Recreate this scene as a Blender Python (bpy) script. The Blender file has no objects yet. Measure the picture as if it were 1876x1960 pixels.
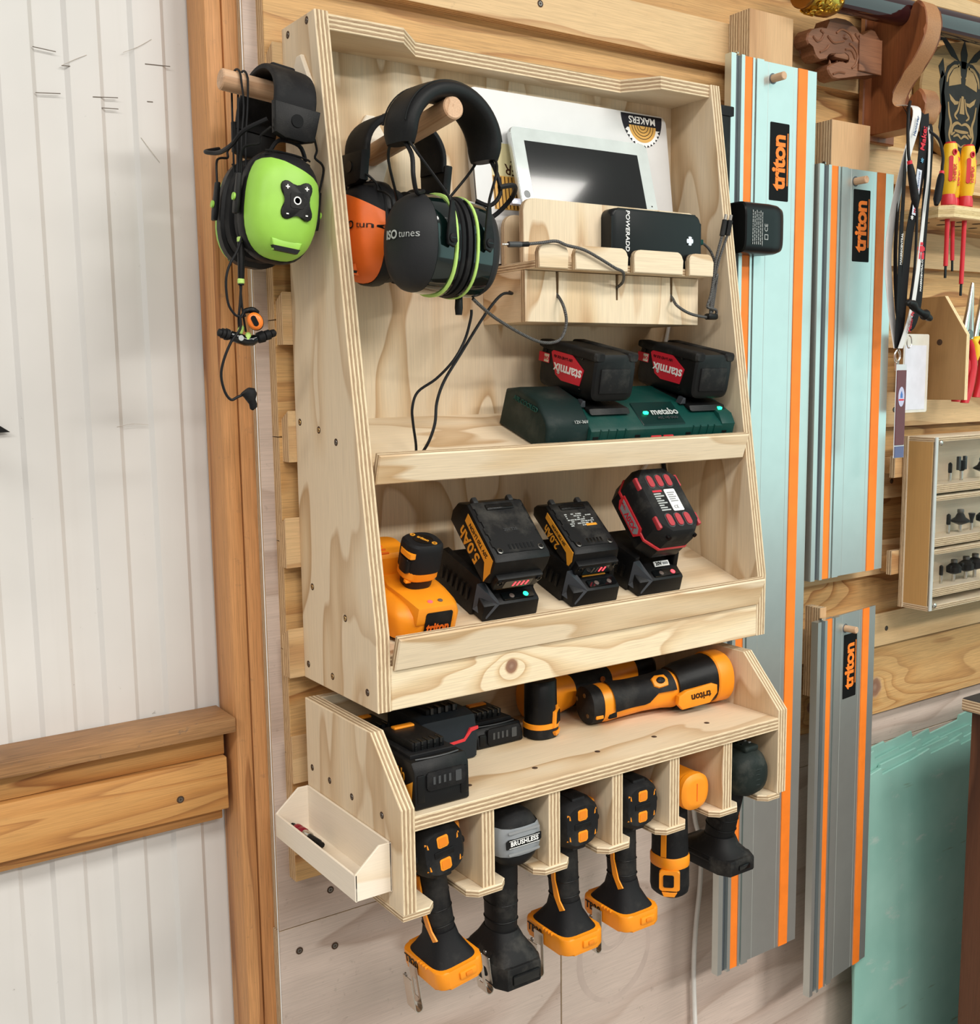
import bpy, bmesh, math, random
from mathutils import Vector, Matrix, Euler
random.seed(7)
scene = bpy.context.scene
col = scene.collection
PI = math.pi

# ------------------------------------------------------------------ camera
RX = Vector((0.82573421, -0.56391173, -0.01290615))
UP = Vector((0.08522085, 0.10210512, 0.99111652))
FW = Vector((0.55758445, 0.81949869, -0.13236873))
cd = bpy.data.cameras.new('camera')
cam = bpy.data.objects.new('camera', cd)
col.objects.link(cam)
cam.matrix_world = Matrix(((RX.x, UP.x, -FW.x, -0.58365744), (RX.y, UP.y, -FW.y, -1.23100575),
                           (RX.z, UP.z, -FW.z, 0.38856721), (0, 0, 0, 1)))
cd.sensor_fit = 'HORIZONTAL'
cd.sensor_width = 36.0
cd.lens = 2098.38 / 1876.0 * 36.0
cd.shift_y = (998.53 - 980.0) / 1876.0
cd.clip_start = 0.02
scene.camera = cam

# ------------------------------------------------------------------ world, lamps, added fill lights, exposure
world = bpy.data.worlds.new('world')
scene.world = world
world.use_nodes = True
bg = world.node_tree.nodes['Background']
bg.inputs['Color'].default_value = (1.0, 0.97, 0.93, 1)
bg.inputs['Strength'].default_value = 0.40

def area_lamp(name, loc, target, sx, sy, power, color):
    d = bpy.data.lights.new(name, 'AREA')
    d.shape = 'RECTANGLE'
    d.size, d.size_y = sx, sy
    d.energy = power
    d.color = color
    o = bpy.data.objects.new(name, d)
    col.objects.link(o)
    o.location = loc
    o.rotation_euler = (Vector(target) - Vector(loc)).to_track_quat('-Z', 'Y').to_euler()
    return o
area_lamp('overhead_light', (1.68, -2.17, 2.40), (1.68, -2.17, 0.0), 1.57, 0.65, 56, (1.0, 0.965, 0.90))
area_lamp('overhead_light', (-0.75, -2.17, 2.40), (-0.75, -2.17, 0.0), 1.57, 0.65, 44, (1.0, 0.965, 0.90))
area_lamp('overhead_light', (1.68, -4.40, 2.40), (1.68, -4.40, 0.0), 1.57, 0.65, 190, (1.0, 0.965, 0.90))  # added fill behind the camera, brightens the front faces; no known lamp
area_lamp('overhead_light', (-0.75, -4.40, 2.40), (-0.75, -4.40, 0.0), 1.57, 0.65, 95, (1.0, 0.965, 0.90))  # left half of the same added frontal fill
area_lamp('overhead_light', (-3.18, -2.17, 2.40), (-3.18, -2.17, 0.0), 1.57, 0.65, 88, (1.0, 0.965, 0.90))  # added light, put in to brighten the cabinet's left side
area_lamp('doorway_daylight', (3.30, -2.05, 0.95), (0.7, -0.05, 0.6), 2.4, 2.5, 23, (0.52, 1.0, 0.95))
scene.view_settings.view_transform = 'Standard'
scene.view_settings.look = 'None'
scene.view_settings.exposure = -0.16
scene.view_settings.gamma = 1.0
scene.view_settings.use_curve_mapping = False

# ------------------------------------------------------------------ materials
def lin(c):
    return tuple(((v / 255.0) / 12.92 if v / 255.0 <= 0.04045 else ((v / 255.0 + 0.055) / 1.055) ** 2.4) for v in c)

def L4(c):
    return (*lin(c), 1.0)

class Nodes:
    def __init__(s, name):
        s.m = bpy.data.materials.new(name)
        s.m.use_nodes = True
        s.t = s.m.node_tree
        s.b = s.t.nodes['Principled BSDF']
    def n(s, typ, **kw):
        nd = s.t.nodes.new(typ)
        for k, v in kw.items():
            setattr(nd, k, v)
        return nd
    def l(s, a, b):
        s.t.links.new(a, b)
    def math(s, op, a, b=None, clamp=False):
        nd = s.n('ShaderNodeMath', operation=op, use_clamp=clamp)
        for i, v in enumerate((a, b)):
            if v is None: continue
            if isinstance(v, (int, float)): nd.inputs[i].default_value = v
            else: s.l(v, nd.inputs[i])
        return nd.outputs[0]
    def ramp(s, fac, stops, interp='LINEAR'):
        nd = s.n('ShaderNodeValToRGB')
        nd.color_ramp.interpolation = interp
        el = nd.color_ramp.elements
        while len(el) < len(stops): el.new(0.5)
        for e, (p, c) in zip(el, stops):
            e.position = p
            e.color = c if len(c) == 4 else (*c, 1)
        s.l(fac, nd.inputs[0])
        return nd.outputs[0]
    def mix(s, fac, a, b, blend='MIX'):
        nd = s.n('ShaderNodeMix', data_type='RGBA', blend_type=blend)
        for sock, v in ((nd.inputs['Factor'], fac), (nd.inputs[6], a), (nd.inputs[7], b)):
            if isinstance(v, (int, float)): sock.default_value = v
            elif isinstance(v, tuple): sock.default_value = v if len(v) == 4 else (*v, 1)
            else: s.l(v, sock)
        return nd.outputs[2]
    def coords(s, scale=(1, 1, 1), rnd=True):
        tc = s.n('ShaderNodeTexCoord')
        v = tc.outputs['Object']
        if rnd:
            oi = s.n('ShaderNodeObjectInfo')
            r = s.math('MULTIPLY', oi.outputs['Random'], 37.0)
            va = s.n('ShaderNodeVectorMath', operation='ADD')
            s.l(v, va.inputs[0]); s.l(r, va.inputs[1])
            v = va.outputs[0]
        mp = s.n('ShaderNodeMapping')
        mp.inputs['Scale'].default_value = scale
        s.l(v, mp.inputs[0])
        return mp.outputs[0]
    def noise(s, vec, scale, detail=2, rough=.5, dist=0):
        nd = s.n('ShaderNodeTexNoise')
        s.l(vec, nd.inputs['Vector'])
        nd.inputs['Scale'].default_value = scale
        nd.inputs['Detail'].default_value = detail
        nd.inputs['Roughness'].default_value = rough
        nd.inputs['Distortion'].default_value = dist
        return nd.outputs[0]
    def bump(s, h, strength, dist=0.001):
        nd = s.n('ShaderNodeBump')
        nd.inputs['Strength'].default_value = strength
        nd.inputs['Distance'].default_value = dist
        s.l(h, nd.inputs['Height'])
        s.l(nd.outputs[0], s.b.inputs['Normal'])

def plain(name, c, rough=.5, metal=0.0, var=.06, grain=0.0, gscale=900, coat=0.0, spec=.5, emit=0.0, dust=0.0):
    s = Nodes(name)
    v = s.coords((1, 1, 1), rnd=False)
    f = s.noise(v, 35, 3)
    a = lin(c)
    lo = tuple(x * (1 - var) for x in a); hi = tuple(min(1, x * (1 + var)) for x in a)
    colr = s.ramp(f, [(0.3, lo), (0.7, hi)])
    if dust:
        d = s.noise(v, 22, 5, .65)
        dm = s.math('MULTIPLY', s.ramp(d, [(0.5, (0, 0, 0)), (0.75, (1, 1, 1))]), dust)
        colr = s.mix(dm, colr, L4((150, 145, 135)))
    s.l(colr, s.b.inputs['Base Color'])
    s.b.inputs['Roughness'].default_value = rough
    s.b.inputs['Metallic'].default_value = metal
    s.b.inputs['Specular IOR Level'].default_value = spec if sum(c) > 130 else spec * .42
    s.b.inputs['Coat Weight'].default_value = coat
    s.b.inputs['Coat Roughness'].default_value = 0.08
    if emit:
        s.b.inputs['Emission Color'].default_value = L4(c)
        s.b.inputs['Emission Strength'].default_value = emit
    if grain:
        s.bump(s.noise(v, gscale, 2), grain, 0.0004)
    return s.m

def wood(name, light, mid, dark, axis='x', freq=6.0, along=1.6, across=9.0, grain=.25, rough=.55, knots=(), speck=0.0, bump=.12, contrast=1.0):
    """rotary / flat sawn figure: contour bands of a stretched noise field, in the piece's own axes"""
    s = Nodes(name)
    sc = {'x': (along, across, 3), 'y': (across, along, 3), 'z': (across, across, along)}[axis]
    v = s.coords(sc)
    f = s.noise(v, 1.0, 2.0, .45, .25)
    if knots:
        tc = s.n('ShaderNodeTexCoord')
        for (kx, ky, kr) in knots:
            mp = s.n('ShaderNodeMapping')
            mp.inputs['Location'].default_value = (-kx, -ky, 0)
            s.l(tc.outputs['Object'], mp.inputs[0])
            mp2 = s.n('ShaderNodeMapping')
            mp2.inputs['Scale'].default_value = (0.72, 1.0, 0) if axis == 'x' else (1.0, 0.72, 0)
            s.l(mp.outputs[0], mp2.inputs[0])
            ln = s.n('ShaderNodeVectorMath', operation='LENGTH')
            s.l(mp2.outputs[0], ln.inputs[0])
            d = ln.outputs['Value']
            e = s.math('POWER', 2.718, s.math('MULTIPLY', d, -1.0 / (kr * 1.9)))
            f = s.math('ADD', f, s.math('MULTIPLY', e, 0.55))
    fr = s.math('FRACT', s.math('MULTIPLY', f, freq))
    band = s.ramp(fr, [(0.0, lin(light)), (0.5, lin(light)), (0.78, lin(mid)), (0.95, lin(dark)), (1.0, lin(light))])
    big = s.noise(v, .6, 2, .5)
    colr = s.mix(s.ramp(big, [(0.35, (.45, .45, .45)), (0.6, (contrast, contrast, contrast))]), L4(light), band)
    fs = {'x': (18, 700, 300), 'y': (700, 18, 300), 'z': (700, 700, 18)}[axis]
    v2 = s.coords(fs)
    fg = s.noise(v2, 1.0, 3, .6)
    g = s.ramp(fg, [(0.30, (1 - grain,) * 3), (0.62, (1, 1, 1))])
    colr = s.mix(1.0, colr, g, 'MULTIPLY')
    if speck:
        v3 = s.coords((1, 1, 1))
        sp = s.noise(v3, 60, 4, .7)
        colr = s.mix(s.math('MULTIPLY', s.ramp(sp, [(0.62, (0, 0, 0)), (0.72, (1, 1, 1))]), speck), colr, L4((105, 92, 80)))
    if knots:
        for (kx, ky, kr) in knots:
            mp = s.n('ShaderNodeMapping')
            mp.inputs['Location'].default_value = (-kx, -ky, 0)
            s.l(tc.outputs['Object'], mp.inputs[0])
            mp3 = s.n('ShaderNodeMapping')
            mp3.inputs['Scale'].default_value = (1, 1, 0)
            s.l(mp.outputs[0], mp3.inputs[0])
            ln = s.n('ShaderNodeVectorMath', operation='LENGTH')
            s.l(mp3.outputs[0], ln.inputs[0])
            nz = s.noise(tc.outputs['Object'], 90, 3)
            d = s.math('MULTIPLY', s.math('ADD', s.math('DIVIDE', ln.outputs['Value'], kr), s.math('MULTIPLY', nz, .35)), .5)
            k = s.ramp(d, [(0.1, lin((158, 128, 108))), (0.3, lin((136, 100, 82))), (0.48, lin((150, 112, 88))), (0.6, lin((196, 164, 130)))])
            m = s.ramp(d, [(0.5, (1, 1, 1)), (0.66, (0, 0, 0))])
            colr = s.mix(m, colr, k)
    s.l(colr, s.b.inputs['Base Color'])
    s.b.inputs['Roughness'].default_value = rough
    s.b.inputs['Specular IOR Level'].default_value = .35
    s.bump(fg, bump, 0.0006)
    return s.m

def plyedge(name, t, light=(230, 210, 176), dark=(126, 94, 66), plies=7):
    """layers of a plywood edge, stacked along the panel's own thickness axis (local z)"""
    s = Nodes(name)
    tc = s.n('ShaderNodeTexCoord')
    sp = s.n('ShaderNodeSeparateXYZ')
    s.l(tc.outputs['Object'], sp.inputs[0])
    v = s.coords((1, 1, 1))
    wob = s.math('MULTIPLY', s.math('SUBTRACT', s.noise(v, 55, 2), .5), t * .06)
    z = s.math('ADD', sp.outputs[2], wob)
    fr = s.math('FRACT', s.math('MULTIPLY', z, plies / (2.0 * t)))
    c = s.ramp(fr, [(0.0, lin(light)), (0.44, lin(light)), (0.5, lin(dark)), (0.56, lin(tuple(int(a * .42 + b * .58) for a, b in zip(light, dark)))),
                    (0.93, lin(tuple(int(a * .52 + b * .48) for a, b in zip(light, dark)))), (1.0, lin(dark))])
    v2 = s.coords((70, 70, 900))
    g = s.ramp(s.noise(v2, 1.0, 4, .7), [(0.33, (.55, .5, .45)), (0.5, (1, 1, 1))])
    c = s.mix(.75, c, g, 'MULTIPLY')
    s.l(c, s.b.inputs['Base Color'])
    s.b.inputs['Roughness'].default_value = .7
    s.b.inputs['Specular IOR Level'].default_value = .25
    s.bump(fr, .15, .0004)
    return s.m

PLY_L, PLY_M, PLY_D = (229, 209, 179), (216, 189, 152), (190, 156, 116)
ply_u = wood('ply_grain_u', PLY_L, PLY_M, PLY_D, 'x', freq=4.5, along=2.6, across=9, grain=.12)
ply_v = wood('ply_grain_v', PLY_L, PLY_M, PLY_D, 'y', freq=4.5, along=2.6, across=9, grain=.12)
ply_pale = wood('ply_pale', (235, 216, 186), (224, 198, 160), (196, 160, 120), 'y', freq=5, along=2, across=11, grain=.15)
ply_pale_u = wood('ply_pale_u', (235, 216, 186), (224, 198, 160), (200, 166, 124), 'x', freq=4, along=2, across=11, grain=.15)
rail_wood = wood('rail_wood', (236, 217, 184), (222, 196, 156), (196, 160, 118), 'x', freq=6, along=2.5, across=12, knots=[(0.191, .0265, .0105)], grain=.18)
edge18 = plyedge('ply_edge_18', .018)
edge12 = plyedge('ply_edge_12', .012, plies=5)
edge9 = plyedge('ply_edge_9', .009, plies=5)
cleat_wood = wood('cleat_wood', (224, 190, 143), (210, 170, 120), (184, 138, 92), 'x', freq=4, along=1.6, across=10, grain=.2, speck=.15)
cleat_edge = plyedge('cleat_edge', .02, (222, 190, 146), (150, 110, 76))
board_wood = wood('board_wood', (216, 172, 115), (198, 146, 88), (160, 108, 62), 'x', freq=7, along=1.4, across=11, grain=.3, speck=.1)
board_knot = wood('board_wood_knotty', (216, 172, 115), (198, 146, 88), (160, 108, 62), 'x', freq=8, along=1.4, across=10, grain=.3,
                  knots=[(1.226, .055, .021), (1.035, .05, .012)])
board_knot2 = wood('board_wood_knot_top', (216, 172, 115), (198, 146, 88), (160, 108, 62), 'x', freq=8, along=1.4, across=10, grain=.3,
                  knots=[(1.06, .115, .012), (0.988, .1, .014), (0.42, .12, .012)])
post_wood = wood('post_wood', (196, 142, 92), (180, 122, 72), (140, 88, 48), 'y', freq=7, along=.9, across=16, grain=.3, speck=.25)
post_wood_z = wood('post_wood_z', (214, 156, 102), (200, 138, 84), (158, 102, 60), 'z', freq=5, along=.8, across=14, grain=.3, speck=.25)
girt_wood = wood('girt_wood', (196, 142, 84), (178, 120, 66), (136, 86, 46), 'x', freq=9, along=1.4, across=16, grain=.3, speck=.3)
girt_rough = wood('girt_rough', (172, 130, 88), (150, 108, 70), (110, 76, 48), 'x', freq=6, along=2.2, across=16, grain=.4, speck=.6)
girt_front = wood('girt_front', (208, 156, 94), (196, 138, 76), (158, 102, 54), 'x', freq=10, along=.9, across=14, grain=.22, speck=.1)
paint_ply = wood('painted_ply', (212, 194, 182), (204, 184, 172), (186, 164, 150), 'x', freq=4, along=1.5, across=6, grain=.16, speck=.25, rough=.6)
dowel_wood = wood('dowel_wood', (214, 176, 142), (204, 162, 126), (188, 144, 108), 'z', freq=4, along=2, across=30, grain=.2)
tray_wood = wood('tray_wood', (240, 228, 210), (236, 222, 200), (228, 210, 184), 'x', freq=3, along=2, across=8, grain=.06)
# ------------------------------------------------------------------ mesh helpers
def V(*a): return Vector(a)

class B:
    """collects shapes into one mesh; every shape goes through the matrix s.M"""
    def __init__(s, M=None):
        s.v, s.f, s.mi = [], [], []
        s.M = M or Matrix.Identity(4)
    def raw(s, verts, faces, mi=0, M=None):
        o = len(s.v)
        T = s.M @ M if M is not None else s.M
        s.v += [T @ Vector(p) for p in verts]
        s.f += [[o + i for i in f] for f in faces]
        s.mi += [mi] * len(faces) if isinstance(mi, int) else mi
        return s
    def bm(s, bm, mi=None, M=None):
        bm.verts.ensure_lookup_table(); bm.verts.index_update()
        s.raw([v.co.copy() for v in bm.verts], [[v.index for v in f.verts] for f in bm.faces],
              [f.material_index if mi is None else mi for f in bm.faces], M)
        bm.free()
        return s
    def box(s, c, d, bev=0.0, seg=2, mi=0, M=None):
        bm = bmesh.new()
        bmesh.ops.create_cube(bm, size=1.0)
        for v in bm.verts: v.co = Vector((v.co.x * d[0] + c[0], v.co.y * d[1] + c[1], v.co.z * d[2] + c[2]))
        if bev: bmesh.ops.bevel(bm, geom=bm.edges[:], offset=min(bev, min(d) * .49), segments=seg, profile=.5, affect='EDGES')
        return s.bm(bm, mi, M)
    def box2(s, a, b, bev=0.0, seg=2, mi=0, M=None):
        return s.box([(p + q) / 2 for p, q in zip(a, b)], [abs(q - p) for p, q in zip(a, b)], bev, seg, mi, M)
    def prism(s, out, z0, z1, bev=0.0, seg=1, mi=0, smi=None, M=None):
        bm = bmesh.new()
        n = len(out)
        lo = [bm.verts.new((p[0], p[1], z0)) for p in out]
        hi = [bm.verts.new((p[0], p[1], z1)) for p in out]
        area = sum(out[i][0] * out[(i + 1) % n][1] - out[(i + 1) % n][0] * out[i][1] for i in range(n))
        if area < 0: lo.reverse(); hi.reverse()
        a = bm.faces.new(list(reversed(lo))); b = bm.faces.new(hi)
        a.material_index = b.material_index = mi
        for i in range(n):
            f = bm.faces.new((lo[i], lo[(i + 1) % n], hi[(i + 1) % n], hi[i]))
            f.material_index = mi if smi is None else smi
        if bev:
            ed = [e for e in bm.edges if any(f in (a, b) for f in e.link_faces)]
            bmesh.ops.bevel(bm, geom=ed, offset=bev, segments=seg, profile=.5, affect='EDGES')
        return s.bm(bm, None, M)
    def loft(s, secs, mi=0, cap=True, M=None, closed=False):
        n = len(secs[0])
        v = [p for q in secs for p in q]
        f = []
        for k in range(len(secs) - 1 + (1 if closed else 0)):
            a, b = k * n, ((k + 1) % len(secs)) * n
            for i in range(n):
                j = (i + 1) % n
                f.append([a + i, a + j, b + j, b + i])
        if cap and not closed:
            f.append(list(range(n))[::-1])
            f.append([(len(secs) - 1) * n + i for i in range(n)])
        return s.raw(v, f, mi, M)
    def tube(s, pts, r, n=8, mi=0, M=None, closed=False, sub=0):
        P = [Vector(p) for p in pts]
        if sub: P = smooth(P, sub)
        rs = r if isinstance(r, (list, tuple)) else [r] * len(P)
        if len(rs) != len(P): rs = [rs[min(len(rs) - 1, int(i * len(rs) / len(P)))] for i in range(len(P))]
        t0 = (P[1] - P[0]).normalized()
        up = Vector((0, 0, 1)) if abs(t0.z) < .9 else Vector((1, 0, 0))
        x = t0.cross(up).normalized()
        secs = []
        for i, p in enumerate(P):
            t = (P[min(i + 1, len(P) - 1)] - P[max(i - 1, 0)]).normalized()
            x = (x - t * x.dot(t)).normalized()
            y = t.cross(x)
            secs.append([p + (x * math.cos(2 * PI * k / n) + y * math.sin(2 * PI * k / n)) * rs[i] for k in range(n)])
        return s.loft(secs, mi, not closed, M, closed)
    def lathe(s, prof, n=24, mi=0, M=None):
        """profile of (radius, z) about local z"""
        secs = [[Vector((max(r, 1e-5) * math.cos(2 * PI * k / n), max(r, 1e-5) * math.sin(2 * PI * k / n), z)) for k in range(n)] for r, z in prof]
        return s.loft(secs, mi, True, M)
    def cyl(s, p0, p1, r0, r1=None, n=20, bev=0.0, mi=0, M=None):
        p0, p1 = Vector(p0), Vector(p1)
        r1 = r0 if r1 is None else r1
        q = (p1 - p0).to_track_quat('Z', 'X').to_matrix().to_4x4()
        q.translation = p0
        h = (p1 - p0).length
        prof = [(r0, 0), (r1, h)] if not bev else [(r0 - bev, 0), (r0, bev), (r1, h - bev), (r1 - bev, h)]
        return s.lathe(prof, n, mi, (M @ q) if M is not None else q)
    def build(s, name, mats, parent=None, smooth_deg=35):
        me = bpy.data.meshes.new(name)
        me.from_pydata([tuple(p) for p in s.v], [], s.f)
        if not isinstance(mats, (list, tuple)): mats = [mats]
        for m in mats: me.materials.append(m)
        me.polygons.foreach_set('material_index', [min(i, len(mats) - 1) for i in s.mi])
        bm = bmesh.new(); bm.from_mesh(me)
        bmesh.ops.recalc_face_normals(bm, faces=bm.faces[:])
        bm.to_mesh(me); bm.free()
        if smooth_deg:
            me.shade_smooth()
            me.set_sharp_from_angle(angle=math.radians(smooth_deg))
        me.update()
        o = bpy.data.objects.new(name, me)
        col.objects.link(o)
        if parent is not None: o.parent = parent
        return o

def smooth(P, k):
    """Catmull-Rom through the points"""
    P = [Vector(p) for p in P]
    out = []
    for i in range(len(P) - 1):
        a, b, c, d = P[max(i - 1, 0)], P[i], P[i + 1], P[min(i + 2, len(P) - 1)]
        for j in range(k):
            t = j / k
            out.append(.5 * ((2 * b) + (c - a) * t + (2 * a - 5 * b + 4 * c - d) * t * t + (3 * b - a - 3 * c + d) * t ** 3))
    out.append(P[-1])
    return out

def sec(c, ax, ay, a, b, p=2.0, n=24):
    """superellipse section: centre, two axis vectors, half sizes, exponent"""
    c, ax, ay = Vector(c), Vector(ax), Vector(ay)
    out = []
    for k in range(n):
        t = 2 * PI * (k + .5) / n
        ct, st = math.cos(t), math.sin(t)
        out.append(c + ax * (a * math.copysign(abs(ct) ** (2 / p), ct)) + ay * (b * math.copysign(abs(st) ** (2 / p), st)))
    return out

def rrect(x0, y0, x1, y1, r, k=5, which=(1, 1, 1, 1)):
    """rounded rectangle outline; corners in the order BL BR TR TL"""
    out = []
    for (cx, cy, a0), w, (px, py) in zip(((x0 + r, y0 + r, PI), (x1 - r, y0 + r, 1.5 * PI), (x1 - r, y1 - r, 0), (x0 + r, y1 - r, .5 * PI)), which,
                                         ((x0, y0), (x1, y0), (x1, y1), (x0, y1))):
        if not w: out.append((px, py)); continue
        for i in range(k + 1):
            a = a0 + .5 * PI * i / k
            out.append((cx + r * math.cos(a), cy + r * math.sin(a)))
    return out

def frame(O, U, W):
    """matrix with local x along U, local y along W, local z = U x W"""
    U = Vector(U).normalized(); W = Vector(W).normalized()
    N = U.cross(W).normalized(); W = N.cross(U)
    return Matrix(((U.x, W.x, N.x, O[0]), (U.y, W.y, N.y, O[1]), (U.z, W.z, N.z, O[2]), (0, 0, 0, 1)))

def T(x, y, z): return Matrix.Translation((x, y, z))
def R(deg, ax): return Matrix.Rotation(math.radians(deg), 4, ax)

def panel(name, out, t, O, U, W, mats, parent=None, bev=.0007):
    o = B().prism(out, 0, t, bev, 1, 0, 1).build(name, mats, parent, 30)
    o.matrix_local = frame(O, U, W)
    return o

def rect(x0, y0, x1, y1): return [(x0, y0), (x1, y0), (x1, y1), (x0, y1)]

def tag(o, label=None, cat=None, group=None, kind=None):
    if label: o['label'] = label
    if cat: o['category'] = cat
    if group: o['group'] = group
    if kind: o['kind'] = kind
    return o

def thing(name, label, cat, M=None, group=None):
    o = bpy.data.objects.new(name, None)
    col.objects.link(o)
    o.empty_display_size = .02
    if M is not None: o.matrix_world = M if isinstance(M, Matrix) else Matrix.Translation(M)
    return tag(o, label, cat, group)

def copy_tree(o, parent=None):
    c = o.copy(); col.objects.link(c); c.parent = parent
    for ch in o.children: copy_tree(ch, c)
    return c

_fonts = {}
def text(s, size, mat, parent, M, name='lettering', bold=.0, shear=0.0, depth=.0004, sx=1.0, space=1.0, align='CENTER'):
    cu = bpy.data.curves.new(name, 'FONT')
    cu.body = s
    cu.size = size
    cu.align_x = align
    cu.align_y = 'CENTER'
    cu.offset = bold * size
    cu.shear = shear
    cu.extrude = depth
    cu.space_character = space
    cu.resolution_u = 3
    tmp = bpy.data.objects.new(name, cu)
    col.objects.link(tmp)
    dg = bpy.context.evaluated_depsgraph_get()
    dg.update()
    me = bpy.data.meshes.new_from_object(tmp.evaluated_get(dg))
    bpy.data.objects.remove(tmp)
    bpy.data.curves.remove(cu)
    me.materials.clear(); me.materials.append(mat)
    for v in me.vertices: v.co.x *= sx
    o = bpy.data.objects.new(name, me)
    col.objects.link(o)
    o.parent = parent
    o.matrix_local = M
    return o

XA, YA, ZA = (1, 0, 0), (0, 1, 0), (0, 0, 1)
XZ = lambda x, y, z: frame((x, y, z), XA, ZA)      # plate facing the room: local z points to -y

# common materials
black = plain('black_plastic', (17, 17, 18), .42, grain=.25, dust=.05)
black2 = plain('black_rubber', (22, 22, 24), .62, grain=.3, dust=.08)
black_gloss = plain('black_gloss', (14, 16, 17), .12, coat=.5)
black_dusty = plain('black_dusty', (23, 23, 24), .58, grain=.3, dust=.15)
dark_green = plain('dark_green_plastic', (12, 62, 56), .42, grain=.2, dust=.06)
dark_grey = plain('dark_grey_plastic', (62, 64, 66), .5, grain=.2)
slate = plain('slate_plastic', (44, 48, 54), .5, grain=.2)
mid_grey = plain('mid_grey_plastic', (138, 140, 142), .5)
orange = plain('orange_plastic', (240, 146, 24), .42, grain=.12)
orange2 = plain('orange_deep', (232, 106, 28), .48, grain=.15)
amber = plain('amber_print', (222, 150, 40), .5)
lime = plain('lime_plastic', (156, 210, 80), .45, grain=.12)
lime_pale = plain('lime_pale', (186, 224, 118), .5)
red = plain('red_plastic', (204, 44, 52), .45)
redmat = plain('red_print', (204, 24, 48), .5)
white = plain('white_print', (240, 240, 238), .5)
grey_print = plain('grey_print', (176, 180, 178), .55)
steel = plain('steel', (206, 202, 194), .22, .95)
steel_d = plain('steel_dark', (120, 118, 114), .35, 1.0)
brass = plain('screw_brass', (206, 176, 120), .35, 1.0)
hole = plain('screw_hole', (74, 52, 36), .8)
led_g = plain('led_green', (40, 255, 170), .3, emit=2.5)
led_r = plain('led_red', (255, 70, 80), .3, emit=2.0)
led_off = plain('led_off', (96, 84, 78), .35)
cable = plain('black_cable', (24, 24, 26), .5)
white_cable = plain('white_cable', (228, 226, 222), .45)

def screw(parent, M, r=.0035, mat=None, name='screw'):
    """countersunk screw: dark recess ring, head and cross slot, local +z outward"""
    b = B()
    b.lathe([(r * 1.25, 0), (r * 1.25, .0003), (r, .00035), (r, .0002)], 14, 0)
    b.lathe([(r * .8, .0002), (r * .75, .0007), (.0001, .0007)], 12, 1)
    b.box((0, 0, .0008), (r * .9, r * .22, .0003), 0, mi=2)
    b.box((0, 0, .0008), (r * .22, r * .9, .0003), 0, mi=2)
    o = b.build(name, [hole, mat or steel_d, hole], parent)
    o.matrix_local = M
    return o

# ------------------------------------------------------------------ the setting
wall_left = None
def cladding():
    s = Nodes('white_cladding')
    v = s.coords((1, 1, 1), rnd=False)
    c = s.ramp(s.noise(v, 3, 4, .6), [(0.3, lin((208, 206, 203))), (0.7, lin((219, 217, 214)))])
    sp = s.noise(v, 55, 5, .75)
    c = s.mix(s.math('MULTIPLY', s.ramp(sp, [(0.69, (0, 0, 0)), (0.75, (1, 1, 1))]), .55), c, L4((96, 90, 82)))
    st = s.noise(s.coords((60, 60, 2.5), rnd=False), 1, 3)
    c = s.mix(s.math('MULTIPLY', s.ramp(st, [(0.55, (0, 0, 0)), (0.8, (1, 1, 1))]), .10), c, L4((178, 172, 164)))
    s.l(c, s.b.inputs['Base Color'])
    s.b.inputs['Roughness'].default_value = .42
    prof = []
    pitch = .0785
    x = -1.28
    while x < 0.05:
        prof += [(x, .1885), (x + .033, .1885), (x + .0385, .1840), (x + .073, .1840)]
        x += pitch
    n = len(prof)
    b = B()
    vs = [(p[0], p[1], z) for z in (-1.32, 1.7) for p in prof] + [(p[0], p[1] + .004, z) for z in (-1.32, 1.7) for p in prof]
    fs = [[i, i + 1, n + i + 1, n + i] for i in range(n - 1)] + [[2 * n + i, 3 * n + i, 3 * n + i + 1, 2 * n + i + 1] for i in range(n - 1)]
    b.raw(vs, fs)
    o = b.build('wall_left', s.m, None, 20)
    mk_ = plain('scuff_mark', (120, 112, 104), .8)
    for (x0, z0, x1, z1) in ((-.2621, .7261, -.2336, .7286), (-.1959, .7297, -.1658, .7323), (-.1301, .7772, -.0985, .7785), (-.1299, .7324, -.1227, .7327), (-.2304, .7612, -.2205, .7618), (-.1860, .7180, -.1660, .7190), (-.2620, .7780, -.2360, .7760)):
        B().tube([(x0, .1838, z0), (x1, .1838, z1)], .0006, 5).build('scuff_mark', mk_, o)
    web = plain('cobweb', (200, 194, 186), .9)
    for pts in ([(-.2304, .7612), (-.2150, .7700), (-.2005, .7775)], [(-.1564, .7869), (-.1380, .7960), (-.1206, .8077)], [(-.1400, .6880), (-.1280, .6720), (-.1180, .6600)], [(-.1900, .3300), (-.1700, .3330), (-.1500, .3310)]):
        B().tube([(x, .1836 - .001 * (i % 2), z) for i, (x, z) in enumerate(pts)], .00035, 4, sub=3).build('cobweb', web, o)
    return tag(o, 'white ribbed metal cladding between the timber posts', None, None, 'structure')
cladding()

floor_m = plain('concrete_floor', (150, 145, 138), .7, var=.12)
tag(B().box2((-4.2, -5.6, -1.36), (4.2, .3, -1.32)).build('floor', floor_m), kind='structure')

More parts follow.
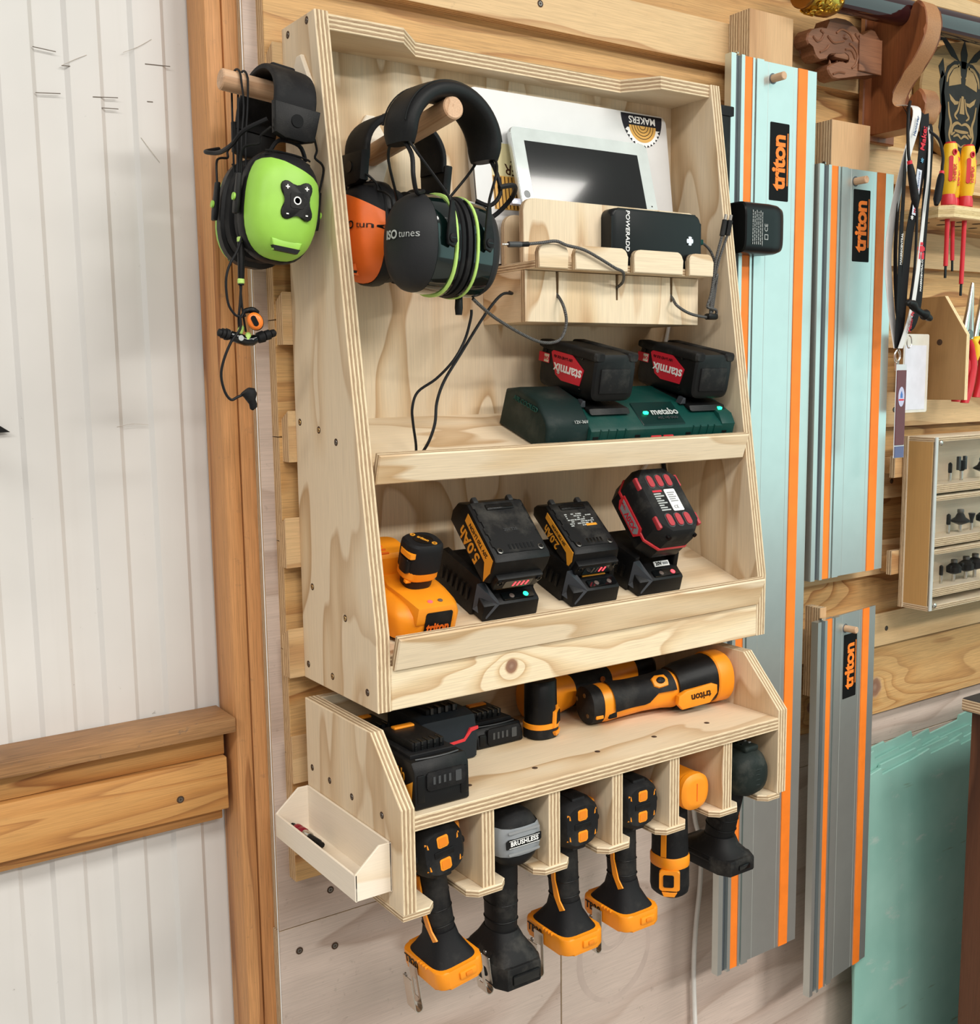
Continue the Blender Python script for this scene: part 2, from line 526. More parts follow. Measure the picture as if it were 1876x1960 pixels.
wall_back = tag(bpy.data.objects.new('wall_back', None), kind='structure')
col.objects.link(wall_back)
panel('painted_panel', rect(-.032, -.363, 2.1, 1.55), .018, (0, .123, 0), XA, ZA, [paint_ply, edge18], wall_back)
panel('painted_panel', rect(-.034, -1.32, .455, -.3645), .018, (0, .1236, 0), XA, ZA, [paint_ply, edge18], wall_back)
panel('painted_panel', rect(.457, -1.32, 2.1, -.3645), .018, (0, .1233, 0), XA, ZA, [paint_ply, edge18], wall_back)
panel('white_edge_strip', rect(-.0350, -1.32, -.0335, 1.55), .0015, (0, .1055, 0), XA, ZA, [white, white], wall_back)
ztops = [.937 + .1445, .937, .792, .645, .495, .347, .211, .066, -.077]
prev = 1.5
for i, zt in enumerate(ztops[1:] + [-.255]):
    zb = zt - .033 if i < len(ztops) - 1 else -.288
    m = board_knot if i == len(ztops) - 1 else (board_knot2 if i == 7 else board_wood)
    o = panel('wall_board', rect(-.0145, 0, 2.1, prev - zb - .0012), .022, (0, .105, zb), XA, ZA, [m, cleat_edge], wall_back)
    prev = zb
def cleat(zt, x0, x1, h=.065):
    b = B()
    sec_ = [(.083, zt - h), (.063, zt - h), (.063, zt), (.083, zt - .011)]
    b.raw([(x0, y, z) for y, z in sec_] + [(x1, y, z) for y, z in sec_],
          [[0, 1, 2, 3], [7, 6, 5, 4], [1, 5, 6, 2], [2, 6, 7, 3], [0, 3, 7, 4], [0, 4, 5, 1]], [1, 1, 0, 1, 1, 1])
    # local z along the thickness for the edge layers
    M = frame((0, .083, 0), XA, ZA)
    Mi = M.inverted()
    b.v = [Mi @ p for p in b.v]
    o = b.build('cleat', [cleat_wood, cleat_edge], wall_back, 0)
    o.matrix_local = M
    return o
for zt, x0 in zip(ztops, (-.012, -.012, -.013, -.012, -.0125, -.0105, -.0195, -.0205, -.0215)):
    o = cleat(zt, x0, 2.1)
    for xs in (.03, .42, .81, 1.228, 1.6):
        screw(o, T(xs + random.uniform(-.03, .03) * (xs > .03 and xs != 1.228), zt - .033, .02), .004)
for xx, zz in ((-.004, -.40), (-.005, -.24), (.046, -.325), (.05, -.41)):
    screw(wall_back, XZ(xx, .105, zz), .0042, steel_d)

# posts at the left of the board wall
post = tag(bpy.data.objects.new('trim_1', None), kind='structure'); col.objects.link(post)
def timber(name, x0, x1, y0, y1, z0, z1, mat, par, bev=.003):
    return B().box2((x0, y0, z0), (x1, y1, z1), bev, 2).build(name, mat, par, 40)
timber('post_timber', -.074, -.0518, .123, .186, -1.32, 1.7, post_wood_z, post, .004)
timber('post_timber', -.0508, .02, .1245, .186, -1.32, 1.7, post_wood_z, post, .003)
girt = tag(bpy.data.objects.new('trim_2', None), kind='structure'); col.objects.link(girt)
def girt_piece(z0, z1, y0, y1, m, xe):
    b = B().box2((-1.28, z0, 0), (xe, z1, y1 - y0), .002, 2)
    o = b.build('girt_board', m, girt, 40)
    o.matrix_local = frame((0, y1, 0), XA, ZA)
girt_piece(-.073, -.053, .112, .183, girt_rough, -.078)
girt_piece(-.113, -.0735, .150, .183, girt_front, -.0815)
girt_piece(-.186, -.1135, .140, .183, girt_front, -.0822)
girt_piece(-.206, -.1865, .160, .183, girt_wood, -.0845)
screw(girt, frame((-.148, .1398, -.158), XA, ZA), .004)

# faint round stain on the painted panel
stain = plain('stain_grey', (196, 178, 167), .7, var=.08)
def stain_ring(cx, cz, a, b, w, rot):
    n = 40
    vs, fs = [], []
    for i in range(n):
        t = 2 * PI * i / n
        for k in (0, 1):
            r = 1 - k * w * (.6 + .4 * math.sin(t * 1.5) ** 2)
            x, z = a * r * math.cos(t), b * r * math.sin(t)
            vs.append((cx + x * math.cos(rot) - z * math.sin(rot), .1052, cz + x * math.sin(rot) + z * math.cos(rot)))
    for i in range(n): fs.append([2 * i, 2 * i + 1, (2 * i + 3) % (2 * n), (2 * i + 2) % (2 * n)])
    B().raw(vs, fs).build('stain', stain, wall_back, 0)
stain_ring(.566, -.547, .047, .036, .10, .5)
stain_ring(.568, -.551, .036, .027, .35, .5)
stain_ring(.570, -.590, .082, .086, .16, .2)
# ------------------------------------------------------------------ wall cabinet with two sloping charging shelves
CW = .6553
cab = thing('charging_cabinet', 'large plywood wall cabinet with two sloping shelves of battery chargers', 'cabinet', (0, 0, 0))
side_out = [(.063, 0), (-.1365, 0), (-.1365, .0906), (-.028, .8078), (.063, .8078)]   # (y, z)
def side_panel(x0, t, out, parent, mats, name='side_panel'):
    # local x = +y world, local y = z world, local z = +x world
    return panel(name, out, t, (x0, 0, 0), YA, ZA, mats, parent)
spl = side_panel(0, .018, side_out, cab, [ply_v, edge18])
spr = side_panel(CW - .018, .018, side_out, cab, [ply_v, edge18])
for (y, z) in ((.045, .797), (-.008, .80), (-.008, .737), (.05, .02), (-.02, .005 + .014), (-.112, .02), (-.004, .325), (.05, .333), (-.05, .312), (-.06, .10), (.03, .125)):
    screw(spl, frame((y, z, 0), (1, 0, 0), (0, -1, 0)), .0036, brass if random.random() < .5 else steel_d)
panel('back_panel', rect(.003, .002, CW - .003, .806), .009, (0, .064, 0), XA, ZA, [ply_v, edge9], cab)
# top panel with the stepped front edge
top_out = [(.018, .055), (.018, -.021), (.1226, -.021), (.163, .021), (.506, .022), (.541, -.0248), (.6373, -.0253), (.6373, .055)]
panel('top_panel', top_out, .018, (0, 0, .7898), XA, YA, [ply_u, edge18], cab)
TH = math.radians(18.8)
SV = Vector((0, math.cos(TH), math.sin(TH)))       # up the slope, towards the wall
SN = Vector((0, -math.sin(TH), math.cos(TH)))      # off the shelf
SH1 = frame((0, -.100, .2818), XA, SV)             # frames lying on the two shelves, origin at the lip
SH2 = frame((0, -.135, .0670), XA, SV)
for SH, lo, hi in ((SH1, .016, .021), (SH2, .0165, .026)):
    p = SH @ V(0, 0, -.018)
    panel('shelf', rect(.018, .0, CW - .018, .166 if SH is SH1 else .2), .018, p, XA, SV, [ply_u, edge18], cab)
    q = SH @ V(0, 0, -lo)
    o = panel('shelf_lip', rect(.0215, 0, CW - .0195, lo + hi), .0115, q, XA, SN, [ply_pale_u, edge12], cab, .0016)
panel('front_rail', rect(.0185, 0, CW - .0185, .0535), .0175, (0, -.119, .0), XA, ZA, [rail_wood, edge18], cab, .001)
panel('bottom_panel', rect(.018, -.117, CW - .018, .054), .012, (0, 0, .003), XA, YA, [ply_u, edge12], cab)

def dowel(name, p0, p1, r, parent, n=24):
    p0, p1 = Vector(p0), Vector(p1)
    h = (p1 - p0).length
    o = B().lathe([(r, 0), (r, h - .0015), (r - .0015, h), (0, h)], n).build(name, dowel_wood, parent, 40)
    q = (p1 - p0).to_track_quat('Z', 'X').to_matrix().to_4x4()
    q.translation = p0
    o.matrix_local = q
    return o
kite = [(-.012, -.046), (.012, -.046), (.03, .012), (.006, .05), (-.006, .05), (-.03, .012)]
pm = panel('peg_plate', kite, .006, (.112, .055, .668), XA, ZA, [tray_wood, tray_wood], cab, .0012)
screw(pm, T(0, -.034, .006), .0045, brass)
screw(pm, T(0, .04, .006), .0045, brass)
dowel('peg', (.112, .054, .668), (.110, -.150, .688), .0132, cab)
pm = panel('peg_plate', kite, .006, (0, .006, .7135), (0, -1, 0), ZA, [tray_wood, tray_wood], cab, .0012)
screw(pm, T(0, -.034, .006), .0045, brass)
dowel('peg', (.001, .006, .7135), (-.1027, .006, .7243), .0118, cab)

# ------------------------------------------------------------------ rack with tool slots below it
XL, XR2 = -.0136, .6232
rack = thing('tool_rack', 'plywood rack with open top shelf and six slots holding drills below cabinet', 'tool rack', (0, 0, 0))
rside = [(.035, -.214), (-.2097, -.214), (-.2097, -.0911), (-.1408, -.0187), (.035, -.0187)]
rl = side_panel(XL, .018, rside, rack, [ply_v, edge18])
rr = side_panel(XR2 - .018, .018, rside, rack, [ply_v, edge18])
for (y, z) in ((-.03, -.11), (-.09, -.112), (-.165, -.11), (.02, -.108)):
    screw(rl, frame((y, z, 0), (1, 0, 0), (0, -1, 0)), .0034, steel_d)
sh = panel('shelf', rect(XL + .018, -.2089, XR2 - .018, .022), .018, (0, 0, -.1195), XA, YA, [ply_u, edge18], rack)
for xx in (.106, .205, .307, .407, .507):
    screw(sh, T(xx, -.165, .018), .003, hole)
panel('back_panel', rect(XL + .018, -.214, XR2 - .018, -.0187), .012, (0, .035, 0), XA, ZA, [ply_u, edge12], rack)
DX = [.097, .1958, .298, .3982, .4985]
def foot_plate(x0, x1, left=True):
    c = .011
    out = [(x0, .02), (x0, -.2085 + c) if left else (x0, -.2085)]
    if left: out.append((x0 + c, -.2085))
    out += [(x1 - c, -.2085), (x1, -.2085 + c), (x1, .02)]
    panel('foot_plate', out, .009, (0, 0, -.223), XA, YA, [ply_pale_u, edge9], rack, .001)
for x in DX:
    panel('divider', [(.022, -.214), (-.2055, -.214), (-.2055, -.1195), (.022, -.1195)], .018, (x, 0, 0), YA, ZA, [ply_v, edge18], rack)
    foot_plate(x + .009 - .028, x + .009 + .028)
foot_plate(XL, XL + .0465, False)
foot_plate(XR2 - .046, XR2)

# ------------------------------------------------------------------ small parts tray on the rack's left side, red bit holder in it
tr = thing('parts_tray', 'small pale wooden parts tray fixed to the left side of the rack', 'tray', (XL, 0, 0))
y0, y1 = -.187, .032          # ends
xb, xf = -.0005, -.048        # back wall on the rack, front wall
zt, zf, zb = -.1345, -.162, -.193
panel('tray_back', rect(-y1, zb, -y0, zt), .003, (xb, 0, 0), (0, -1, 0), ZA, [tray_wood] * 2, tr, .0006)
panel('tray_front', rect(-y1, zb, -y0, zf), .003, (xf + .003, 0, 0), (0, -1, 0), ZA, [tray_wood] * 2, tr, .0006)
panel('tray_floor', rect(xf + .003, y0 + .003, xb - .003, y1 - .003), .003, (0, 0, zb), XA, YA, [tray_wood] * 2, tr, .0004)
end = [(xf + .0005, zb), (xb - .0005, zb), (xb - .0005, zt), (xb - .016, zt), (xf + .0005, zf + .0005)]
panel('tray_end', end, .003, (0, y0 + .003, 0), XA, ZA, [tray_wood] * 2, tr, .0006)
panel('tray_end', end, .003, (0, y1, 0), XA, ZA, [tray_wood] * 2, tr, .0006)
bh = thing('bit_holder', 'red and black magnetic bit holder lying in the parts tray', 'bit holder', frame((-.0395, .018, -.1830), (.07, -1, 0), (1, .07, 0)) @ Matrix.Diagonal((1.22, 1.22, 1.22, 1)))
Rx = R(90, 'Y')
B().lathe([(.0025, -.012), (.0035, -.011), (.0035, -.001)], 8, 0, Rx).build('hex_shank', black, bh)
B().lathe([(.0046, -.001), (.0056, .001), (.0056, .006), (.0048, .008), (.0056, .010), (.0056, .017), (.005, .018)], 20, 0, Rx).build('sleeve', plain('red_anodised', (150, 20, 44), .3, .5), bh)
B().lathe([(.0048, .018), (.0048, .028), (.0042, .029)], 18, 0, Rx).build('collar', steel, bh)
B().lathe([(.0036, .029), (.0036, .048), (.003, .049), (.003, .054)], 8, 0, Rx).build('bit', black, bh)
# ------------------------------------------------------------------ hearing protectors on the pegs
def strap(b, path, w, t, mi=0, p=5.0, n=20, wfn=None):
    """flat padded strap along a path in the local xz plane, width along y"""
    P = [Vector(q) for q in path]
    secs = []
    for i, q in enumerate(P):
        tg = (P[min(i + 1, len(P) - 1)] - P[max(i - 1, 0)]).normalized()
        nn = tg.cross(Vector((0, 1, 0))).normalized()
        f = i / (len(P) - 1)
        ww, tt = (w, t) if wfn is None else wfn(f)
        secs.append(sec(q, (0, 1, 0), nn, ww / 2, tt / 2, p, n))
    b.loft(secs, mi)

def arch(a, h, drop, k=24, y=0, flare=0.0):
    """headband centre line: half ellipse of half width a and height h, running down by drop at both ends; top at z = 0"""
    pts = []
    for i in range(5): pts.append((-a - flare * (5 - i) / 5 * 0 , y, -h - drop * (5 - i) / 5))
    for i in range(k + 1):
        an = PI - PI * i / k
        pts.append((a * math.cos(an), y, -h + h * math.sin(an)))
    for i in range(1, 6): pts.append((a, y, -h - drop * i / 5))
    return pts

def ear_cup(sgn, prof, zc, yc=0.0, p=2.6, n=32):
    """sections of a cup along x: prof = (x distance, half width y, half height z)"""
    return [sec((sgn * x, yc, zc), (0, 1, 0), (0, 0, 1), a, b, p, n) for x, a, b in prof]

def split(b, pt, nrm):
    """cut the collected shape by a plane: (below, above)"""
    out = []
    for outer in (True, False):
        me = bpy.data.meshes.new('t'); me.from_pydata([tuple(v) for v in b.v], [], b.f)
        bm = bmesh.new(); bm.from_mesh(me); bpy.data.meshes.remove(me)
        bmesh.ops.bisect_plane(bm, geom=bm.verts[:] + bm.edges[:] + bm.faces[:], plane_co=pt, plane_no=nrm, clear_outer=outer, clear_inner=not outer)
        q = B(); q.bm(bm, 0); out.append(q)
    return out

def cup_x(prof, p, y, z):
    """how far out the cup surface lies at (y, z)"""
    last = prof[0][0]
    for (x0, a0, b0), (x1, a1, b1) in zip(prof, prof[1:]):
        for k in range(11):
            t = k / 10
            a, c = a0 + (a1 - a0) * t, b0 + (b1 - b0) * t
            if (abs(y) / a) ** p + (abs(z) / c) ** p > 1: return last
            last = x0 + (x1 - x0) * t
    return last

def wrap_text(s, size, mat, root, prof, p, zc, y0, z0, bold=.0, ang=0.0, name='lettering'):
    """lettering lying on the outside of the -x cup"""
    o = text(s, size, mat, root, Matrix.Identity(4), name, bold, depth=.0, align='LEFT')
    ca, sa = math.cos(ang), math.sin(ang)
    for v in o.data.vertices:
        u, w = v.co.x * ca - v.co.y * sa, v.co.x * sa + v.co.y * ca
        y, z = y0 - u, z0 + w
        v.co = (-cup_x(prof, p, y, z) - .0018, y, zc + z)
    return o

def radio_muff(root, shell, clip_mat, buttons, lettering, zc=-.158):
    """electronic ear muff: strap, end clips, wire arms, two coloured cups"""
    st = B(); strap(st, arch(.056, .044, .014), .05, .009)
    st.box((0, 0, .004), (.03, .03, .006), .003)
    hb = st.build('headband', black2, root)
    for sg in (-1, 1):
        c = B()
        c.prism([(-.028, .012), (-.024, -.022), (-.012, -.026), (.012, -.026), (.024, -.022), (.028, .012)], -.006, .007, .003, 2,
                M=frame((sg * .061, 0, -.062), (0, -sg, 0), ZA))
        cl = c.build('end_clip', black, root)
        B().prism(rrect(-.007, -.012, .007, .002, .0065), 0, .0012, M=frame((sg * .0682, 0, -.062), (0, -sg, 0), ZA)).build('clip_slot', black_gloss, cl)
        cu = B()
        cu.loft(ear_cup(sg, [(.006, .036, .05), (.008, .041, .056), (.020, .042, .057), (.023, .04, .055)], zc))
        cu.build('ear_cushion', black2, root)
        cu = B()
        cu.loft(ear_cup(sg, [(.023, .041, .058), (.026, .0445, .0625), (.038, .0445, .0625), (.041, .043, .061)], zc))
        cu.build('cup_ring', black, root)
        prof = [(.041, .0425, .060), (.050, .0415, .0585), (.060, .038, .054), (.067, .032, .046), (.0715, .024, .036), (.0735, .012, .02)]
        full = B().loft(ear_cup(sg, prof, zc, n=40))
        lowr, capb = split(full, (sg * .041, 0, zc + .034), (sg * -.30, -.30, 1))
        sh = lowr.build('cup_shell', shell, root, 60)
        capb.build('cup_cap', black2, root, 60)
        for dz in (0.044, .049, .054):
            B().tube([(sg * (.046 + .012 * math.cos(t)), .028 * math.sin(t), zc + dz + .002) for t in [(-1.3 + .26 * i) for i in range(11)]], .0012, 6).build('cap_rib', black, root)
        for sy in (-1, 1):
            # wire from the clip with a kink, then the pivot arm on the cup
            w = B().tube([(sg * .058, sy * .026, -.078), (sg * .05, sy * .034, -.088), (sg * .047, sy * .034, -.096), (sg * .043, sy * .045, -.100), (sg * .038, sy * .05, -.108), (sg * .034, sy * .048, -.135)], .0014, 8, sub=4)
            w.build('wire_arm', black, root)
            a = B().prism([(-.003, .022), (.003, .022), (.0055, -.012), (.004, -.022), (-.004, -.022), (-.0055, -.012)], 0, .006, .0015, 2,
                          M=frame((sg * .033, sy * .0455, zc + .006), (1, 0, 0), ZA) @ (R(180, 'Y') if sy > 0 else Matrix.Identity(4)))
            ar = a.build('pivot_arm', black, root)
            B().cyl((sg * .033, sy * .0515, zc + .002), (sg * .033, sy * .0535, zc + .002), .0042).build('pivot_button', shell if shell is lime else black2, ar)
        # foot notch under the shell
        f = frame((sg * .060, 0, zc - .047), (0, sg, 0), ZA)
        B().prism([(-.019, .007), (.019, .007), (.014, -.006), (-.014, -.006)], -.006, .009, .002, 2, M=f).build('cup_foot', shell, root)
        B().prism([(-.0165, -.001), (.0165, -.001), (.0135, -.0062), (-.0135, -.0062)], .003, .0096, M=f).build('foot_slot', black, root)
    # cable hoop between cup and strap
    B().tube([(-.045, .02, -.102), (-.05, .012, -.088), (-.05, -.012, -.088), (-.045, -.024, -.102)], .0024, 8, sub=5).build('cable', cable, root)
    B().tube([(-.055, .03, -.07), (-.04, .05, -.085), (-.02, .055, -.098), (.02, .055, -.1), (.05, .06, -.095), (.062, .04, -.085)], .0026, 8, sub=5).build('cable', cable, root)
    face = frame((-.0722, 0, zc), (0, -1, 0), ZA)
    if buttons:
        k = []
        for i in range(48):
            t = 2 * PI * i / 48
            r = .0188 + .0052 * math.cos(4 * (t - PI / 4)) 
            k.append((r * math.cos(t) * 1.0, r * math.sin(t) * 1.12))
        F = face @ R(5, 'Z') @ T(.005, .003, 0)
        bp = B().prism(k, -.004, .0036, .0012, 2, M=F).build('button_pad', black, root)
        B().prism(rrect(-.008, -.0085, .008, .0085, .002), .0034, .0042, .0004, M=F).build('centre_button', black2, bp)
        B().lathe([(.0045, .0042), (.0045, .0047), (.0032, .0047), (.0032, .0042)], 20, M=F).build('ring_mark', white, bp)
        for tx, ty, ch in ((-.0115, .0135, '+'), (.0115, .0135, '+'), (-.0115, -.0145, '-'), (.0115, -.0145, '-')):
            text(ch, .009, white, bp, F @ T(tx, ty, .0037), 'button_mark', .03)
        B().prism(rrect(-.010, -.004, .010, .004, .0038), 0, .0028, .001, 2, M=face @ T(-.008, .034, -.012) @ R(-35, 'Z') @ R(-25, 'X')).build('port_cover', shell, root)
    if lettering:
        prof = [(.041, .0425, .060), (.050, .0415, .0585), (.060, .038, .054), (.067, .032, .046), (.0715, .024, .036), (.0735, .012, .02), (.0736, .0001, .0001)]
        wrap_text('ISO', .0130, black, root, prof, 2.6, zc, -.003, .004, .03)
        wrap_text('tunes', .0110, black, root, prof, 2.6, zc, -.026, .004)
        B().box((-.066, .01, zc - .030), (.002, .014, .010), .001).build('port_cover', shell, root)

g1 = thing('ear_muffs', 'lime green and black ear muffs hanging on the left side peg', 'ear muffs',
           T(-.036, -.004, .7365) @ R(8, 'Y') @ frame((0, 0, 0), (0, 1, 0), (-1, 0, 0)))
radio_muff(g1, lime, black, True, False)
g2 = thing('ear_muffs', 'orange ear muffs hanging at the back of the inner peg behind the black pair', 'ear muffs',
           T(.1155, -.012, .7015) @ R(3, 'Y') @ R(4, 'Z'))
radio_muff(g2, orange2, black, False, True, -.142)

# black headset with lime rings
g3 = thing('ear_muffs', 'glossy black ear muffs with lime green rings at the front of the inner peg', 'ear muffs', T(.113, -.126, .7085) @ R(2, 'Y') @ R(9, 'Z'))
b = B()
strap(b, arch(.0635, .053, .014, 28), .054, .021, p=3.0, wfn=lambda f: (.054 - .016 * abs(2 * f - 1) ** 4, .0215 - .003 * abs(2 * f - 1) ** 2))
b.build('headband', plain('black_leatherette', (24, 25, 26), .5, grain=.35, gscale=500), g3)
for sy in (-1, 1):
    B().tube([(x, sy * .0195, z + .0092) for x, y, z in arch(.0735, .0615, .0, 28)][6:-6], .0009, 5).build('seam', black, g3)
zc = -.172
for sg in (-1, 1):
    mm = [(black2, 'ear_cushion', [(.001, .036, .050), (.002, .043, .056), (.007, .044, .0575), (.009, .042, .055)]),
          (black_gloss, 'cup_ring', [(.009, .041, .055), (.0105, .044, .058), (.013, .044, .058), (.014, .043, .057)]),
          (lime_pale, 'lime_ring', [(.014, .0432, .0565), (.0145, .0447, .0586), (.0175, .0447, .0586), (.018, .0432, .0565)]),
          (plain('green_black_gloss', (8, 22, 20), .07, coat=1.0), 'cup_shell', [(.018, .0425, .056), (.030, .0424, .0560), (.042, .0415, .0550), (.0425, .040, .053)]),
          (plain('matt_black_cap', (38, 39, 41), .55, grain=.2), 'cup_cap', [(.0425, .0415, .055), (.048, .0408, .0540), (.056, .037, .0495), (.064, .029, .040), (.069, .017, .024), (.0705, .006, .01)])]
    for m, nm, prof in mm:
        B().loft(ear_cup(sg, prof, zc, p=2.3, n=40)).build(nm, m, g3, 45)
    for sy in (-1, 1):
        B().tube([(sg * .066, sy * .014, -.062), (sg * .06, sy * .026, -.080), (sg * .034, sy * .042, -.118), (sg * .029, sy * .0465, -.130)], .0017, 8, sub=5).build('wire_arm', black, g3)
        M = frame((sg * .028, sy * .0455, zc + .014), (1, 0, 0), ZA) @ (R(180, 'Y') if sy > 0 else Matrix.Identity(4))
        ar = B().prism([(-.0025, .03), (.0025, .03), (.005, -.004), (.008, -.014), (.003, -.021), (-.006, -.018), (-.007, -.01)], 0, .004, .0008, 1, M=M).build('pivot_arm', black, g3)
        B().lathe([(.0052, .004), (.0052, .0052), (.0045, .0056)], 18, M=M @ T(.0005, -.011, 0)).build('pivot_screw', black2, ar)
        B().box((.0005, -.011, .0057), (.0075, .0009, .0005), M=M).build('screw_slot', black_gloss, ar)
    B().tube([(sg * .066, -.004, -.06), (sg * .064, -.02, -.08), (sg * .066, -.026, -.105), (sg * .056, -.02, -.120), (sg * .040, -.012, -.116)], .0026, 8, sub=5).build('cable', cable, g3)
B().tube([(.06, -.03, -.1), (.085, -.03, -.095), (.1, -.01, -.105), (.09, .01, -.125), (.07, .012, -.13), (.055, -.004, -.12)], .003, 8, sub=5).build('cable_loop', cable, g3)
p3 = [(.0425, .0415, .055), (.048, .0408, .0540), (.056, .037, .0495), (.064, .029, .040), (.069, .017, .024), (.0705, .006, .01), (.0706, .0001, .0001)]
wrap_text('ISO', .0135, grey_print, g3, p3, 2.3, zc, .015, .006, .03)
wrap_text('tunes', .0115, grey_print, g3, p3, 2.3, zc, -.008, .006)
B().lathe([(.0, -.012), (.004, -.012), (.005, -.004), (.0045, .008), (.003, .012)], 12, M=T(.026, .0, zc - .064)).build('charge_plug', black, g3)

# earbuds with bar shaped buds, hung over the peg by their cords
eb = thing('earbuds', 'black corded earbuds with lime collars looped over the left side peg', 'earbuds', (-.09, -.02, .72))
def eb_t(pts): return [(p[0] + .09, p[1] + .02, p[2] - .72) for p in pts]
pegz = lambda x: .7135 + (-x) * .105
def over_peg(x, front, back):
    """cord going over the peg at x"""
    z = pegz(x)
    top = [(x, .006 + .0145 * math.cos(a), z + .0145 * math.sin(a)) for a in [PI * i / 8 for i in range(9)]]
    return back + top + front
cords = [over_peg(-.0835, [(-.0820, -.0095, .694), (-.0870, -.012, .659), (-.091, -.016, .619), (-.0955, -.021, .578), (-.098, -.026, .5395)], [(-.088, .014, .56), (-.086, .018, .63), (-.084, .0205, .70)]),
         over_peg(-.0755, [(-.0775, -.0095, .694), (-.082, -.012, .66), (-.0855, -.016, .619), (-.0895, -.021, .579), (-.096, -.026, .545)], [(-.084, .016, .56), (-.08, .019, .63), (-.077, .0205, .70)]),
         [(-.0880, .014, .56), (-.0885, -.004, .535), (-.096, -.024, .525)],
         [(-.0885, -.0095, .702), (-.0905, -.012, .676), (-.094, -.014, .636), (-.0975, -.018, .590), (-.1005, -.024, .556), (-.1035, -.029, .535)]]
for cpts in cords:
    B().tube(eb_t(cpts), .0013, 8, sub=4).build('cord', cable, eb)
md = B().tube(eb_t([(-.1005, -.029, .545), (-.101, -.030, .520), (-.1025, -.030, .493)]), [.0036, .0042, .0034], 10).build('inline_module', black, eb)
for p, r in (((-.1005, -.0292, .5435), .0042), ((-.1024, -.030, .4975), .004)):
    B().lathe([(r * .8, -.003), (r, -.002), (r, .002), (r * .8, .003)], 12, M=T(*eb_t([p])[0])).build('lime_collar', lime_pale, md)
B().tube(eb_t([(-.1025, -.030, .493), (-.1045, -.030, .4733), (-.107, -.030, .4557), (-.1059, -.029, .4382)]), .0016, 8, sub=4).build('cord', cable, eb)
B().tube(eb_t([(-.1035, -.030, .493), (-.1025, -.030, .4733), (-.1015, -.030, .46), (-.0995, -.031, .441)]), .0013, 8, sub=4).build('cord', cable, eb)
bud_bar = B()
bud_bar.tube(eb_t([(-.1180, -.03, .4372), (-.1092, -.03, .4342), (-.1, -.03, .4312), (-.0925, -.03, .4312), (-.0875, -.03, .4335)]), [.0055, .0062, .006, .0062, .0052], 12)
bb = bud_bar.build('bud_body', black_gloss, eb)
B().lathe([(.0032, -.0062), (.0032, -.0066), (.0006, -.0066)], 12, M=T(*eb_t([(-.1075, -.03, .434)])[0]) @ R(-90, 'X') ).build('bud_badge', grey_print, bb)
for p, q in (((-.1180, -.03, .4372), (-.1325, -.03, .4405)), ((-.0875, -.03, .4335), (-.0625, -.03, .441))):
    a, c = Vector(eb_t([p])[0]), Vector(eb_t([q])[0])
    qq = (c - a).to_track_quat('Z', 'X').to_matrix().to_4x4(); qq.translation = a
    h = (c - a).length
    B().lathe([(.003, 0), (.0062, h * .1), (.0068, h * .38), (.0045, h * .42), (.0056, h * .45), (.0058, h * .68), (.0038, h * .72), (.0046, h * .75), (.0042, h * .93), (.002, h)], 16, M=qq).build('ear_tip', black2, eb)
for p in ((-.1055, -.0300, .4425), (-.0985, -.0325, .4345)):
    B().lathe([(.0022, -.005), (.0034, -.002), (.0034, .004), (.002, .006)], 10, M=T(*eb_t([p])[0]) @ R(20, 'Y')).build('lime_collar', lime_pale, eb)

# second pair with an orange bud on a dark lead
e2 = thing('earbuds', 'black earbud lead with one orange bud, dangling below the lime earmuffs', 'earbuds', (-.107, -.032, .52))
def e2_t(pts): return [(p[0] + .107, p[1] + .032, p[2] - .52) for p in pts]
B().tube(e2_t([(-.100, -.034, .548), (-.1066, -.034, .5308), (-.1172, -.034, .5131), (-.1217, -.034, .4958), (-.1203, -.034, .4728), (-.1141, -.034, .4614), (-.1081, -.034, .4580), (-.1006, -.036, .4593)]), .0015, 8, sub=4).build('cord', cable, e2)
B().tube(e2_t([(-.1075, -.036, .458), (-.1085, -.037, .4440), (-.1195, -.036, .4294), (-.1288, -.035, .4090), (-.1321, -.034, .3915), (-.1286, -.034, .3739), (-.1217, -.034, .3649), (-.1141, -.034, .3677), (-.108, -.034, .3700)]), .0016, 8, sub=4).build('cord', cable, e2)
M = T(*e2_t([(-.0896, -.036, .4525)])[0]) @ R(-90, 'X') @ R(25, 'Y') @ R(-25, 'Z')
ob = B().lathe([(.0055, -.008), (.0085, -.005), (.0092, 0), (.0088, .003)], 20, M=M @ Matrix.Diagonal((1, 1.15, 1, 1))).build('bud_body', black, e2)
B().lathe([(.0088, .003), (.0086, .0055), (.0072, .0075), (.006, .0082), (.0, .0082)], 20, M=M @ T(0, 0, -.0105) @ R(180, 'X') @ Matrix.Diagonal((1, 1.15, 1, 1)) @ T(0, 0, -.0055)).build('orange_cap', plain('bud_orange', (244, 128, 40), .35), ob)
B().prism(rrect(-.0030, -.0062, .0030, .0062, .0028), .0, .0012, .0004, M=M @ T(0, 0, -.0140)).build('cap_button', black_gloss, ob)
B().tube(e2_t([(-.1062, -.036, .4570), (-.1010, -.036, .4640), (-.0925, -.036, .4650), (-.0865, -.035, .4620)]), [.002, .0032, .0038, .0035], 10, sub=4).build('ear_hook', black, e2)
lb = B()
lb.loft([sec(e2_t([p])[0], (.8, 0, .6), (0, 1, 0), a, a * .8, 2.2, 16) for p, a in (((-.1085, -.034, .3706), .003), ((-.1045, -.034, .3745), .0065), ((-.100, -.034, .3725), .0082), ((-.0968, -.034, .3672), .0075), ((-.0965, -.034, .3622), .0048), ((-.0952, -.034, .3568), .0052), ((-.0940, -.034, .3542), .0035))])
lb.build('bud_body', black2, e2)
